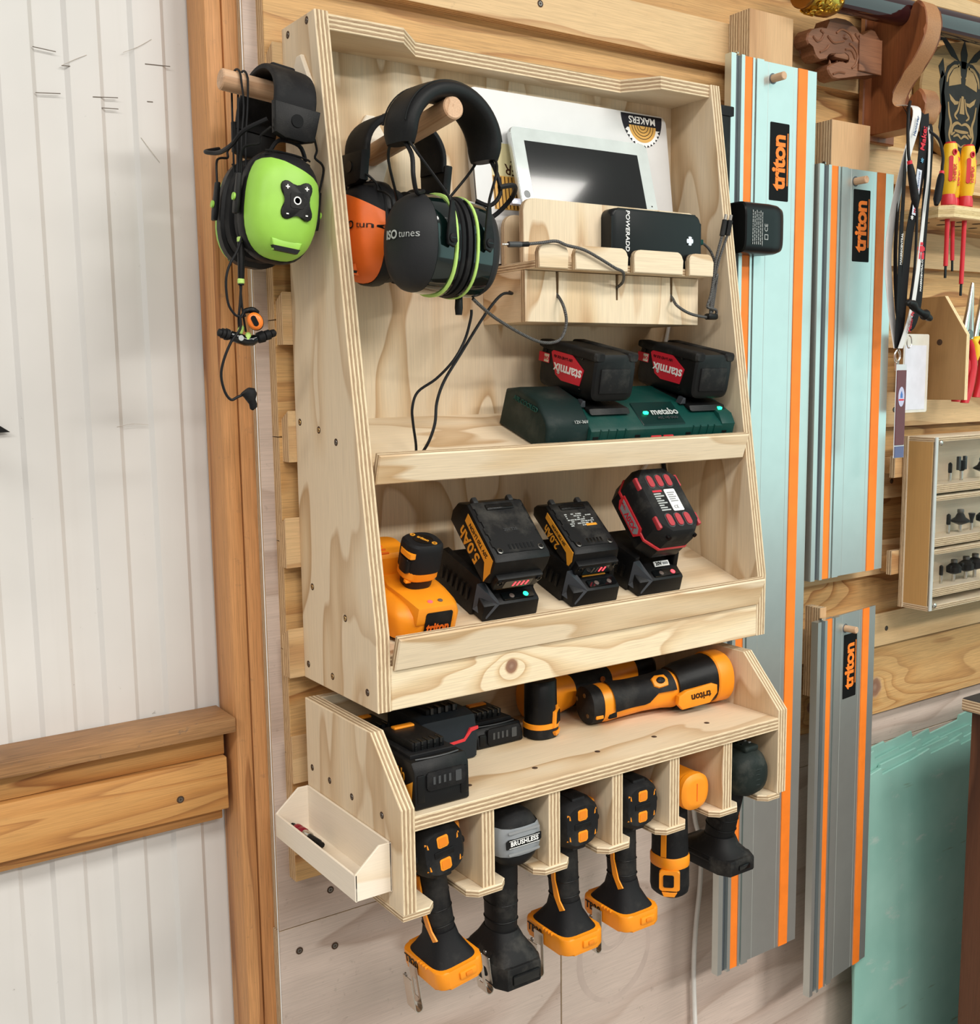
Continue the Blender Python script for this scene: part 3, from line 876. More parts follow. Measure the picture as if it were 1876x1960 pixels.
# ------------------------------------------------------------------ device dock with laptop, tablet and power bank
dk = thing('device_dock', 'plywood charging dock with four rounded stubs and cable slots inside cabinet', 'dock', (.2842, 0, .458))
def dloc(x, y, z): return (x - .2842, y, z - .458)
fo = [(.284, .458), (.60, .458), (.60, .525)]
for xs in (.5458, .4425, .3375): fo += [(xs + .0022, .525), (xs + .0022, .4895), (xs - .0022, .4895), (xs - .0022, .525)]
fo += [(.284, .525)]
panel('front_plate', [(x - .2842, z - .458) for x, z in fo], .011, dloc(.2842, -.034, .458), XA, ZA, [ply_pale, edge12], dk, .0006)
for xx in (.2845, .587):
    panel('side_plate', rect(-.034, 0, .0545, .0675), .012, dloc(xx, 0, .458), YA, ZA, [ply_u, edge12], dk)
panel('base_plate', rect(.0128, -.034, .3025, .0545), .009, dloc(.2842, 0, .4585), XA, YA, [ply_u, edge9], dk)
panel('ledge', rect(.0, -.0655, .3158, .0545), .010, dloc(.2842, 0, .5257), XA, YA, [ply_u, edge9], dk)
for a, c in ((.2847, .333), (.345, .4365), (.448, .540), (.5525, .6003)):
    panel('front_stub', rrect(a - .2842, .0, c - .2842, .031, .011, 6, (0, 0, 1, 1)), .0095, dloc(.2842, -.0655, .5257), XA, ZA, [ply_pale_u, edge9], dk, .0012)
panel('upright_plate', rrect(.0005, 0, .3158, .0825, .016, 6, (0, 0, 1, 1)), .0095, dloc(.2842, -.032, .5357), XA, ZA, [ply_pale, edge9], dk, .001)
panel('upright_plate', rrect(.0005, 0, .3158, .066, .016, 6, (0, 0, 1, 1)), .0095, dloc(.2842, .0105, .5357), XA, ZA, [ply_v, edge9], dk, .001)

L2 = math.radians(7.3)
LW = Vector((0, math.sin(L2), math.cos(L2)))
lp = thing('laptop', 'closed silver-white laptop with round saw-blade stickers standing upright in the dock', 'laptop', frame((.2558, .0125, .5360), XA, LW))
alu = plain('laptop_lid', (212, 212, 212), .4, .1, var=.02)
B().prism(rrect(0, .002, .358, .2375, .011), -.0012, .0, .0004, 1).build('lid', alu, lp)
B().prism(rrect(.0005, .0025, .3575, .237, .011), -.0035, -.0012).build('display_gap', black, lp)
B().prism(rrect(0, .002, .358, .2375, .011), -.0135, -.0035, .0015, 2).build('base', plain('laptop_base', (176, 178, 180), .4, .4), lp)
stick_black = plain('sticker_black', (26, 24, 34), .4)
stick_tan = plain('sticker_tan', (214, 164, 78), .5)
st = tag(B().prism([(.309 + .0405 * math.cos(PI + PI * i / 30), .2355 + .048 * math.sin(PI + PI * i / 30)) for i in range(31)], .0, .0003).build('sticker', stick_black, lp), 'half round black sticker, MAKERS upside down')
tooth = []
for i in range(28):
    a = PI + .14 + (PI - .28) * i / 27
    r = 1.0 if i % 2 else .86
    tooth.append((.309 + .0355 * r * math.cos(a), .219 + .0325 * r * math.sin(a) * 1.0))
B().prism(tooth, .0003, .0005).build('saw_teeth', white, st)
B().prism([(.309 + .0265 * math.cos(PI + PI * i / 24), .219 + .0245 * math.sin(PI + PI * i / 24)) for i in range(25)], .0005, .0007).build('wood_slice', stick_tan, st)
for rr in (.006, .011, .016, .021):
    B().tube([(.309 + rr * math.cos(PI + PI * i / 16), .219 + rr * .92 * math.sin(PI + PI * i / 16), .0008) for i in range(17)], .0005, 4).build('growth_ring', stick_black, st)
text('MAKERS', .0145, white, st, T(.309, .2275, .0007) @ R(180, 'Z'), 'lettering', .012, depth=.0001)
cream = plain('sticker_cream', (206, 196, 150), .5)
brown_print = plain('sticker_brown', (62, 34, 20), .5)
s2 = tag(B().prism(rect(.028, .098, .082, .166), .0, .0003).build('sticker', cream, lp), 'cream sticker with sideways dark letters')
B().prism(rect(.028, .076, .082, .1215), .0003, .0005).build('wood_print', stick_tan, s2)
for i in range(9):
    B().box2((.029 + .006 * i, .077, .0005), (.0305 + .006 * i, .1205, .0007)).build('print_line', brown_print, s2)
text('K', .024, brown_print, s2, T(.067, .150, .0004) @ R(172, 'Z'), 'lettering', .01, depth=.0001)
text('ER', .020, brown_print, s2, T(.060, .131, .0004) @ R(172, 'Z'), 'lettering', .01, depth=.0001)

L3 = math.radians(15.6)
tb = thing('tablet', 'white framed tablet leaning on its side in the dock', 'tablet', frame((.3075, -.0312, .5362), XA, (0, math.sin(L3), math.cos(L3))))
B().prism(rrect(0, .001, .2475, .194, .010), -.0085, -.001, .0025, 3).build('back_shell', plain('tablet_shell', (198, 202, 202), .3, .7), tb)
B().prism(rrect(.0008, .0018, .2467, .1932, .0095), -.001, .0).build('bezel', plain('tablet_bezel', (204, 212, 210), .08, coat=.6), tb)
B().prism(rect(.021, .019, .2255, .1745), .0, .00015).build('screen', plain('tablet_screen', (8, 14, 14), .04, coat=1.0, var=.3), tb)
hb_ = B().lathe([(.0055, 0), (.0055, .0002), (.0047, .0002), (.0047, .0001)], 24, M=T(.0105, .097, 0)).build('home_button', mid_grey, tb)
B().lathe([(.0012, 0), (.0012, .0003), (.0, .0003)], 12, M=T(.2365, .097, 0)).build('camera_lens', black_gloss, tb)
B().box2((-.016, .082, -.0075), (-.0005, .0905, -.0015), .001).build('charge_plug', plain('plug_lilac', (206, 206, 222), .3, .3), tb)

pb = thing('power_bank', 'black power bank standing on the dock behind the two middle stubs', 'power bank', frame((.4165, -.0637, .5360), XA, ZA))
B().prism(rrect(.0, .0, .1695, .0765, .012, 6), -.0255, -.0005, .004, 3).build('body', plain('bank_black', (24, 25, 26), .33, grain=.1), pb)
text('POWERADD', .0098, white, pb, T(.029, .0468, -.0003) @ R(-90, 'Z'), 'lettering', .012, shear=.12, depth=.0002)
bt = B().lathe([(.0064, 0), (.0064, .0006), (.005, .0009), (0, .0009)], 24, M=T(.1475, .0395, -.0008)).build('button', plain('button_white', (224, 234, 244), .3), pb)
for a in range(4):
    B().box((.0058 * math.cos(a * PI / 2 + .78), .0058 * math.sin(a * PI / 2 + .78), .0004), (.0022, .0022, .0012), .0002).build('light_dot', black_gloss, bt).matrix_local = T(.1475, .0395, -.0005)

# ------------------------------------------------------------------ leads around the dock
sb = Nodes('braided_cable')
vb = sb.coords((1, 1, 1), rnd=False)
ck = sb.n('ShaderNodeTexChecker'); sb.l(vb, ck.inputs[0]); ck.inputs['Scale'].default_value = 700
ck.inputs['Color1'].default_value = L4((22, 22, 24)); ck.inputs['Color2'].default_value = L4((104, 102, 100))
sb.l(ck.outputs[0], sb.b.inputs['Base Color']); sb.b.inputs['Roughness'].default_value = .6
braid = sb.m
def lead(name, label, pts, r, mat, sub=5, n=8, base=None):
    base = Vector(base or pts[0])
    t = thing(name, label, 'cable', T(*base))
    B().tube([Vector(p) - base for p in pts], r, n, sub=sub).build('cord', mat, t)
    return t, base
lead('braided_cable', 'dark braided cable looping from the dock\'s first slot to the black ear muffs',
     [(.3376, -.035, .498), (.3376, -.0465, .4925), (.3372, -.0600, .4758), (.3389, -.0620, .4553), (.3281, -.0620, .4345), (.2944, -.0700, .4300), (.2534, -.0800, .4399), (.1992, -.1000, .4577), (.1642, -.1200, .4700), (.1483, -.1250, .4790)], .0021, braid)
t, base = lead('braided_cable', 'dark braided cable with audio plug lying over the dock\'s left stubs',
     [(.4425, -.035, .505), (.4425, -.0475, .5085), (.4405, -.0600, .515), (.425, -.0775, .525), (.408, -.0800, .530), (.3795, -.0810, .5415), (.3527, -.0810, .5510), (.3265, -.0800, .5550), (.309, -.0790, .5595), (.284, -.0795, .5560), (.2611, -.0800, .5530)], .0021, braid)
def lp_(p): return [Vector(q) - base for q in p]
B().tube(lp_([(.2640, -.0800, .5532), (.2520, -.0800, .5522)]), .0033, 10).build('strain_relief', black, t)
B().tube(lp_([(.2520, -.0800, .5522), (.2330, -.0800, .5512)]), .0037, 12).build('plug_body', dark_grey, t)
B().tube(lp_([(.2330, -.0800, .5512), (.2240, -.0800, .5508), (.2225, -.0800, .5508)]), [.0016, .0016, .0008], 10).build('plug_pin', steel, t)
t, base = lead('braided_cable', 'bundle of braided charging leads tied up at the dock\'s right end',
     [(.5458, -.035, .505), (.5456, -.047, .4962), (.5430, -.0600, .4843), (.5680, -.0600, .4737), (.5999, -.0600, .4690), (.6190, -.0600, .4700), (.6205, -.0620, .4790), (.6060, -.0640, .482), (.6000, -.0640, .4850), (.6078, -.0640, .5047), (.6150, -.0650, .5501), (.6240, -.0680, .5860)], .0021, braid)
for pts in ([(.6140, -.0580, .4720), (.6130, -.0600, .5049), (.6220, -.0640, .5506), (.6330, -.0700, .5870)], [(.6100, -.0600, .4700), (.6100, -.0620, .5049), (.6175, -.0650, .5300), (.6200, -.062, .52), (.6160, -.0580, .4760)],
            [(.5870, -.0500, .5770), (.6020, -.0500, .5765), (.6180, -.0520, .5640), (.6220, -.0560, .5439), (.6160, -.0600, .5057), (.6110, -.0600, .4730)]):
    B().tube(lp_(pts), .0019, 8, sub=5).build('cord', braid, t)
for p, q in (((.6240, -.0680, .5860), (.6285, -.0690, .6085)), ((.6330, -.0700, .5870), (.6365, -.0715, .6080))):
    B().tube(lp_([p, q]), .0040, 10).build('plug_body', black, t)
    d = (Vector(q) - Vector(p)).normalized() * .008
    B().tube(lp_([q, Vector(q) + d]), .0024, 8).build('plug_pin', steel, t)
B().box(lp_([(.5945, -.0500, .5770)])[0], (.014, .007, .008), .0015).build('plug_body', dark_green, t)
B().box(lp_([(.612, -.060, .4700)])[0], (.020, .012, .009), .003).build('cable_tie', black, t)
lead('charging_lead', 'thin black lead hanging from the black ear muffs down to the upper shelf',
     [(.1455, -.126, .4660), (.1450, -.125, .4560), (.1395, -.1200, .4311), (.1228, -.1200, .4065), (.1044, -.1100, .3853), (.0847, -.1000, .3702), (.0775, -.0985, .3518), (.0800, -.0950, .3332), (.0880, -.0870, .3080), (.0920, -.0800, .2930)], .0017, cable)
lead('charging_lead', 'black lead running from the dock\'s left side down to the upper shelf',
     [(.2800, -.0150, .4985), (.2733, -.0300, .4950), (.2480, -.0420, .4920), (.2176, -.0500, .4671), (.1639, -.0700, .4137), (.1340, -.0800, .3819), (.1213, -.0830, .3567), (.1150, -.0880, .3319), (.1065, -.0870, .3100), (.0985, -.0800, .2930)], .0019, cable)
lead('power_cable', 'white power cord at the back of the lower charging shelf', [(.6336, .050, .470), (.626, .050, .44), (.6, .051, .35), (.592, .050, .26), (.573, .049, .228), (.565, .045, .155)], .003, white_cable)
lead('power_cable', 'black power cord in the back corner of the lower charging shelf', [(.620, .0505, .32), (.6226, .0500, .2479), (.6285, .0490, .2226), (.6254, .0480, .1977), (.6, .046, .15), (.575, .0415, .142)], .0035, cable)

# ------------------------------------------------------------------ power strip and plug-in adapter on the cabinet's right side
ps = thing('power_strip', 'black power strip screwed to the right outer side of the cabinet', 'power strip', (CW + .0005, .02, .70))
B().box2((0, -.030, -.20), (.045, .030, .075), .004, 2).build('body', black, ps)
B().prism([(-.030, .0), (.030, 0), (.030, .02), (-.030, .014)], .0, .052, .003, 2, M=frame((.0, 0, .074), (0, 1, 0), ZA) ).build('end_cap', black2, ps)
for k in range(3):
    B().lathe([(.016, 0), (.016, .0012), (.014, .0012), (.014, .0002)], 24, M=T(.0448, 0, .045 - .06 * k) @ R(90, 'Y')).build('socket', black_gloss, ps)
ad = thing('power_adapter', 'black plug-in power adapter with small print beside the tall guide rail', 'power adapter', (CW + .047, -.016, .608))
b = B()
b.loft([sec((x, 0, 0), YA, ZA, a, c_, 5, 28) for x, a, c_ in ((.0, .024, .036), (.002, .026, .0385), (.060, .026, .0385), (.078, .024, .0375), (.09, .020, .034), (.094, .015, .029))])
b.build('body', plain('adapter_black', (20, 21, 22), .3, grain=.1), ad)
FA = frame((.0, -.0262, 0), XA, ZA)
mk = B()
random.seed(3)
for k in range(6):
    y_ = -.026
    while y_ < .022:
        w_ = random.uniform(.002, .006)
        mk.box2((.014 + .0042 * k, y_, -.0002), (.0152 + .0042 * k, min(y_ + w_, .025), .0003))
        y_ += w_ + .0012
    if k == 3: mk.box2((.036, -.028, -.0002), (.0362, .02, .0003))
mo = mk.build('small_print', grey_print, ad); mo.matrix_local = FA
text('CE', .010, grey_print, ad, FA @ T(.0445, .0, .0) @ R(90, 'Z'), 'ce_mark', depth=.0002)
B().prism([(-.004, -.004), (.004, -.004), (.004, .004), (-.004, .004), (-.004, .003), (.003, .003), (.003, -.003), (-.003, -.003), (-.003, .003), (-.004, .003)], 0, .0003).build('class_mark', grey_print, ad).matrix_local = FA @ T(.0445, -.014, 0)
# ------------------------------------------------------------------ upper shelf: twin charger with two packs
SHM = SH1.copy()
mc = thing('twin_charger', 'dark green twin battery charger on the upper shelf', 'charger', SH1 @ T(.281, .010, .0005))
# side profile (v, h) of the body, extruded along x
body = B()
def xprism(b, out, x0, x1, bev=.002, seg=2, mi=0):
    """outline in (y, z), extruded along x"""
    return b.prism(out, x0, x1, bev, seg, mi, M=frame((0, 0, 0), YA, ZA))
xprism(body, [(0, 0), (.000, .028), (.004, .032), (.042, .050), (.115, .050), (.118, 0)], .070, .334, .003)
body.build('body', dark_green, mc)
lb_ = B()
xprism(lb_, [(.004, 0), (.006, .033), (.014, .043), (.040, .060), (.085, .063), (.112, .052), (.114, 0)], .0, .072, .005, 3)
lb_ = lb_.build('fan_housing', plain('green_black_housing', (16, 34, 32), .5, grain=.2, dust=.08), mc)
rb_ = B(); xprism(rb_, [(-.001, 0), (.000, .031), (.012, .043), (.05, .050), (.1, .05), (.112, 0)], .315, .343, .003); rb_.build('end_block', dark_green, mc)
cp = B(); xprism(cp, [(.002, .028), (.004, .0335), (.042, .0515), (.042, .045)], .165, .245, .001, 1); cp.build('centre_plate', plain('green_black_gloss2', (10, 40, 37), .3), mc)
for xx in (.086, .100, .115, .130, .258, .272, .287, .300):
    B().box2((xx, -.0012, .006), (xx + .0022, .003, .030), .0006, 1).build('front_rib', dark_green, mc)
for xx in (.075, .150, .246, .318):
    for k in range(2):
        B().box2((xx, -.0008, .010 + .007 * k), (xx + .009, .002, .0135 + .007 * k)).build('vent_slot', black, mc)
for xx in (.180, .203):
    B().box2((xx, -.0016, .006), (xx + .019, .003, .018), .001).build('red_latch', red, mc)
FT = frame((0, .023, .0432), XA, (0, .904, .428))
text('metabo', .0165, grey_print, mc, FT @ T(.216, .000, .0012), 'lettering', .022, depth=.0003, space=1.02)
text('ASC 145 DUO', .0062, dark_grey, mc, FT @ T(.216, -.0115, .0012), depth=.0003)
for xx in (.181, .325):
    B().box((xx, .022, .0435 if xx < .2 else .0465), (.0075, .005, .004), .001).build('status_light', led_g, mc)
FL = frame((.036, .009, .0396), XA, (0, .75, .6))
text('12V-36V', .0068, grey_print, mc, FL @ T(.020, -.001, .0008), depth=.0003)
text('AIR COOLED', .0095, dark_green, mc, frame((.0005, .06, .048), (0, -1, 0), ZA) @ T(.0, .0, .002) @ R(0, 'Z'), 'embossed_lettering', .01, depth=.0006)
for u in (.116, .302):
    d = B(); xprism(d, [(.020, .044), (.026, .0505), (.108, .0505), (.112, .044)], u - .036, u + .036, .003); d.build('battery_dock', black, mc)
    B().prism([(0, 0), (.010, .0), (.008, .009), (.003, .009)], 0, .012, .001, M=frame((u - .046, .045, .050), XA, ZA)).build('guide_fin', slate, mc)

def cas_pack(u, label):
    o = thing('battery_pack', label, 'battery', SH1 @ T(u, .034, .0600) @ R(-7.6, 'X'), 'large battery packs on the twin charger')
    b = B()
    out = rrect(-.0375, .006, .0375, .058, .012, 5, (0, 0, 1, 1))
    out = [(-.036, .0), (.036, 0)] + out
    b.loft([sec((0, y, .033 + dz), XA, ZA, a, c, 6, 32) for y, a, c, dz in ((.0, .0335, .027, .0), (.003, .0365, .0315, 0), (.02, .0375, .0330, 0), (.1, .0375, .0330, 0), (.118, .0365, .0315, 0), (.122, .034, .028, 0))])
    b.build('body', black, o)
    for sx in (-1, 1):
        B().loft([sec((sx * .0295, y, .061), XA, ZA, a, a * .72, 3.5, 20) for y, a in ((-.0012, .007), (.002, .0096), (.115, .0096), (.127, .007))]).build('top_rail', black_dusty, o)
    B().box2((-.026, -.0022, .012), (.026, .002, .046), .002).build('front_plate', black_dusty, o)
    for (y, z) in ((.110, .053), (.028, .056), (.026, .012)):
        B().lathe([(.0028, 0), (.0028, .0008), (.002, .0009), (.002, .0002)], 12, M=frame((-.0374, y, z), (0, -1, 0), ZA)).build('screw_well', black_gloss, o)
    F = frame((-.0380, .063, .036), (0, -1, 0), ZA)
    lbl = B().prism([(-.034, .017), (-.030, .020), (.012, .020), (.040, .004), (.034, -.018), (-.006, -.018), (-.020, -.012), (-.030, .008)], -.003, .0006, M=F @ T(.002, 0, 0)).build('label', redmat, o)
    text('starmix', .0205, white, lbl, F @ T(.008, -.003, .0009) @ R(180, 'Z') @ R(-1, 'Z'), 'lettering', .018, depth=.0002)
    text('18V Li-HD 8.0 Ah', .0058, black, lbl, F @ T(-.004, .013, .0009) @ R(180, 'Z'), 'lettering', depth=.0002)
    text('*', .014, white, lbl, F @ T(-.012, -.010, .0009), 'star', .01, depth=.0002)
    B().prism(rect(-.0595, .0005, -.036, .0135), -.003, .0006, M=F).build('label', redmat, o)
    w_ = B().prism(rect(-.047, .0015, -.0365, .0125), .0, .0008, M=F).build('label', plain('label_cream', (222, 214, 198), .5), o)
    text('CAS', .0062, redmat, w_, F @ T(-.0418, .007, .001) @ R(180, 'Z'), 'lettering', .02, depth=.0002)
    return o
cas_pack(.397, 'black battery pack with red label on the left half of the green charger')
cas_pack(.583, 'black battery pack with red label on the right half of the green charger')

# ------------------------------------------------------------------ lower shelf chargers
# yellow round charger with upright pack
yc = thing('charger', 'orange-yellow compact charger at the left end of the lower shelf', 'charger', SH2 @ T(.080, .064, .0005) @ Matrix.Diagonal((1, 1, 1.28, 1)))
b = B()
b.loft([sec((0, dy, z), XA, YA, a, c, 2.7, 36) for z, a, c, dy in ((0, .046, .050, 0), (.004, .051, .055, 0), (.022, .0515, .0555, 0), (.028, .049, .053, .001), (.034, .042, .046, .004), (.036, .034, .038, .006))])
b.build('body', orange, yc)
B().loft([sec((0, dy, z), XA, YA, a, c, 2.7, 36) for z, a, c, dy in ((-.0003, .045, .049, 0), (.003, .0515, .0556, 0), (.0035, .0505, .0546, 0))]).build('base_rim', black, yc)
tw = B()
tw.prism([(-.026, -.056), (.026, -.056), (.030, -.02), (.034, .010), (.028, .036), (-.028, .036), (-.034, .010), (-.030, -.02)], .02, .040, .004, 2)
tw.build('console', orange, yc)
bk = B(); bk.loft([sec((-.018, .062, z), XA, YA, a, a * .8, 4, 28) for z, a in ((0, .036), (.03, .036), (.056, .033), (.060, .028))]); bk = bk.build('transformer_box', orange, yc)
for k in range(4):
    B().box((-.030 + 0 * k, .040 + .009 * k, .0605), (.022, .003, .0016), .0005).build('vent_slot', orange2, bk)
for xx, mm in ((-.008, led_r), (.006, led_off)):
    B().lathe([(.0032, 0), (.0032, .001), (.0015, .0018), (0, .0018)], 14, M=T(xx + .004, -.044, .0398)).build('status_light', mm, yc)
B().prism(rrect(-.0185, 0, .0185, .026, .003), 0, .001, M=frame((.004, -.0558, .008), XA, ZA)).build('label', black, yc)
text('triton', .0135, orange2, yc, frame((.004, -.057, .0175), XA, ZA), 'lettering', .035, depth=.0003)
# pack
bp = thing('battery_pack', 'small oval battery pack standing in the orange-yellow charger', 'battery', SH2 @ T(.082, .067, .0505))
B().loft([sec((0, 0, z), XA, YA, a, a * .88, 2.8, 28) for z, a in ((0, .017), (.004, .0185), (.022, .0195))]).build('neck', plain('neck_brown', (34, 24, 26), .4), bp)
B().loft([sec((0, 0, z), XA, YA, a, a * .9, 2.8, 28) for z, a in ((.013, .021), (.016, .0232), (.044, .0236), (.046, .022))]).build('collar', orange, bp)
cp_ = B().loft([sec((.001, 0, z), XA, YA, a, a * .9, 2.8, 32) for z, a in ((.024, .0238), (.027, .0246), (.052, .0246), (.058, .0238), (.061, .021))]).build('cap', black2, bp)
B().lathe([(.0, 0), (.0125, 0), (.0125, .0008), (0, .0008)], 28, M=T(.001, 0, .0608)).build('logo_disc', black_gloss, cp_)
text('triton', .0072, amber, cp_, T(.001, 0, .0618) @ R(-62, 'Z'), 'lettering', .03, depth=.0002)
for sx, sy in ((-.4, .9), (.5, -.85)):
    B().lathe([(.0034, 0), (.0034, .0012), (.0018, .0012), (.0018, .0004)], 14, M=T(.001 + .0168 * sx, .0155 * sy, .0605)).build('screw_post', amber, cp_)
B().loft([sec((-.0225, -.005, z), YA, XA, a, .0035, 4, 16) for z, a in ((.024, .008), (.0255, .0095), (.041, .0095), (.0425, .008))]).build('release_button', black, bp)
B().loft([sec((-.0205, -.006, z), YA, XA, .013, .005, 4, 16) for z in (.045, .0475, .0505, .0515)]).build('collar_flash', orange, bp)
B().box((-.019, -.011, .0125), (.008, .006, .004), .001).build('latch', orange, bp)

def slide_charger(u0, u1, label, leds, name='charger', strip=True):
    w = u1 - u0
    o = thing(name, label, 'charger', SH2 @ T((u0 + u1) / 2, .036, .0005))
    h = w / 2
    b = B()
    xprism(b, [(0, 0), (.001, .021), (.004, .024), (.020, .030), (.055, .046), (.100, .052), (.112, .044), (.114, 0)], -h + .004, h - .004, .003)
    bo = b.build('body', black, o)
    wg = B(); wg.prism([(-h, .0), (-h - .0, .012), (-h + .004, .05), (-h + .012, .052), (-h + .012, 0)], -.112, -.02, .002, 2, M=frame((0, 0, 0), XA, ZA)); wg.build('side_wall', black, o)
    wg = B(); wg.prism([(h, .0), (h, .012), (h - .004, .05), (h - .012, .052), (h - .012, 0)], -.112, -.02, .002, 2, M=frame((0, 0, 0), XA, ZA)); wg.build('side_wall', black, o)
    # slanted cheek at the front left
    ck_ = B(); ck_.raw([(-h - .0003, .018, .010), (-h - .0003, .018, .046), (-h + .026, -.0012, .0225), (-h + .010, -.0012, .004), (-h + .012, .02, .046), (-h + .03, .004, .0225)],
                       [[0, 1, 2, 3], [1, 4, 5, 2], [0, 3, 2, 5, 4]]); ck_.build('cheek', slate, o)
    for k in range(6):
        B().box((-h - .0004, .035 + .0125 * k, .024), (.0012, .005, .018), .0004).build('side_vent', black, o)
    F = frame((.012, .009, .0262), XA, (0, .94, .34))
    pl = B().prism(rrect(-.024, -.006, .024, .006, .002), .0004, .0022, M=F).build('light_panel', black_gloss, o)
    for xx, mm in zip((-.010, .012), leds):
        B().lathe([(.0036, 0), (.0036, .0008), (.0016, .0013), (0, .0013)], 16, M=F @ T(xx, -.001, .0022)).build('status_light', mm, pl)
    if strip:
        F2 = frame((.006, .0235, .0335), XA, (0, .8, .6))
        s_ = B().prism(rect(-.020, -.0035, .020, .0035), .0, .0018, M=F2).build('label', amber, o)
        text('CHARGER', .0052, black, s_, F2 @ T(0, 0, .002), 'lettering', .02, depth=.0002)
    return o
slide_charger(.166, .262, 'black charger under the 5.0Ah battery on the lower shelf', (led_off, led_g))
slide_charger(.310, .400, 'black charger with unlit lamps, under the smaller amber-printed battery', (led_off, led_off))

def slide_pack(M, label, w, l, h, lit, amp, print_text, group):
    """pack seen upside down on its charger: local y = length towards the back, z = outward"""
    o = thing('battery_pack', label, 'battery', M, group)
    a = w / 2
    b = B()
    xprism(b, [(.0, .008), (.002, h - .016), (.006, h - .003), (.012, h), (l - .018, h), (l - .002, h - .016), (l, h * .3), (l - .006, 0), (.008, 0)], -a, a, .004, 2)
    b.build('body', black, o)
    # raised lid with notched edges
    lid = []
    n = 8
    for i in range(n):
        y0_, y1_ = .016 + (l - .034) * i / n, .016 + (l - .034) * (i + 1) / n
        e = a - .0045 if i % 2 else a - .0075
        lid += [(e, y0_), (e, y1_)]
    lid = lid + [(-x, y) for x, y in reversed(lid)]
    ld = B().prism(lid, h - .0006, h + .0016, .0006).build('lid', black_dusty, o)
    B().box2((-.020, l * .72, h + .001), (.022, l * .80, h + .0036), .0012).build('grip_bar', black, ld)
    B().box2((-.019, l * .735, h + .0032), (.021, l * .755, h + .0042), .0004).build('grip_slot', black_gloss, ld)
    for k in range(7 if w > .08 else 5):
        xx = (k - (3 if w > .08 else 2)) * .0058 + .003
        B().prism([(-.0016, -.004), (.0012, -.004), (.0016, .004), (-.0012, .004)], h + .0014, h + .002, M=T(xx, l * .21, 0)).build('vent_slot', black_gloss, ld)
    for sx in (-1, 1):
        B().lathe([(.0042, 0), (.0042, .001), (.0028, .0014), (.0028, .0006)], 14, M=T(sx * (a - .012), l * .17, h + .001)).build('lid_screw', steel_d, ld)
        B().box((sx * (a - .016), l - .012, h - .004), (.008, .010, .008), .002).build('hook', dark_grey, o)
    # bumper with charge lights at the front end
    f = frame((0, .0, h * .22), XA, ZA)
    bm_ = B().prism([(-.033, -.010), (.033, -.010), (.037, .002), (.035, .012), (-.035, .012), (-.037, .002)], -.004, .007, .002, 2, M=f).build('bumper', black, o)
    for sx in (-1, 1):
        B().lathe([(.004, 0), (.004, .0014), (.0026, .0018), (.0026, .0008)], 14, M=f @ T(sx * .030, .006, .007)).build('bumper_screw', black_gloss, bm_)
    wn = B().prism(rrect(-.0215, -.0065, .0215, .0075, .002), .007, .0076, M=f).build('window', black_gloss, bm_)
    for k in range(4):
        on = k >= 4 - lit
        B().prism([(-.0016, -.004), (.0006, -.004), (.0018, .004), (-.0004, .004)], .0076, .0082, M=f @ T(-.006 + .0066 * k, .0006, 0)).build('charge_light', led_r if on else led_off, wn)
    # printed side
    F = frame((-a - .0001, l * .45, h * .5), (0, -1, 0), ZA)
    lb2 = B().prism([(-l * .30, h * .38), (l * .36, h * .38), (l * .415, h * .02), (l * .40, -h * .40), (l * .27, h * .04), (-l * .285, h * .12)], -.002, .0005, M=F).build('label', amber, o)
    text(amp, h * .50, amber, o, F @ T(-.006, -h * .20, .0003) @ R(180, 'Z'), 'lettering', .02, depth=.0003)
    text('20V T20 LI-ION', h * .175, black, lb2, F @ T(.004, h * .24, .0008) @ R(180, 'Z'), 'lettering', .015, depth=.0002)
    if print_text:
        pr = B()
        random.seed(5)
        for r_ in range(7):
            x_ = -.020
            while x_ < .022:
                q = random.uniform(.002, .007)
                if random.random() < .75: pr.box2((x_, l * .45 + .0035 * r_, h + .0015), (min(x_ + q, .024), l * .45 + .0035 * r_ + .0018, h + .0019))
                x_ += q + .001
        pr.build('small_print', grey_print, ld)
        B().box2((.006, l * .44, h + .0015), (.024, l * .475, h + .002)).build('label', amber, ld)
    else:
        text('20V T20', .006, dark_grey, ld, T(.0, l * .44, h + .0018), 'moulded_mark', depth=.0003)
    return o
slide_pack(SH2 @ T(.2145, .046, .0450) @ R(26.3, 'X'), 'black 5.0Ah battery with amber side print on the lower shelf', .087, .116, .046, 4, '5.0Ah', False, 'slide-on batteries charging on the lower shelf')
slide_pack(SH2 @ T(.355, .058, .0420) @ R(22, 'X'), 'black 2.0Ah battery with amber side print and white small print', .078, .112, .032, 2, '2.0Ah', True, 'slide-on batteries charging on the lower shelf')

dull_red = plain('dull_red', (172, 50, 58), .5)
# red trimmed pack and its charger
slide_charger(.428, .520, 'black charger under the red-trimmed battery at the right of lower shelf', (led_off, led_r), strip=False)
xp = thing('battery_pack', 'black battery with red ribs and white label at the right of lower shelf', 'battery', SH2 @ T(.4735, .047, .0520) @ R(32, 'X'))
def cham(a, l, c): return [(-a + c, 0), (a - c, 0), (a, c), (a, l - c), (a - c, l), (-a + c, l), (-a, l - c), (-a, c)]
B().prism(cham(.0425, .116, .018), .0, .024, .004, 2).build('body', black, xp)
B().prism(cham(.0435, .118, .018), .022, .027, .001, 1, M=T(0, -.001, 0)).build('red_seam', red, xp)
up = B(); up.loft([[V(x, y, z) for x, y in [(p[0] * s, (p[1] - .058) * s2 + .058) for p in cham(.042, .116, .018)]] for z, s, s2 in ((.027, 1, 1), (.046, 1, 1), (.058, .9, .92), (.061, .84, .88))])
up = up.build('top_shell', black_dusty, xp)
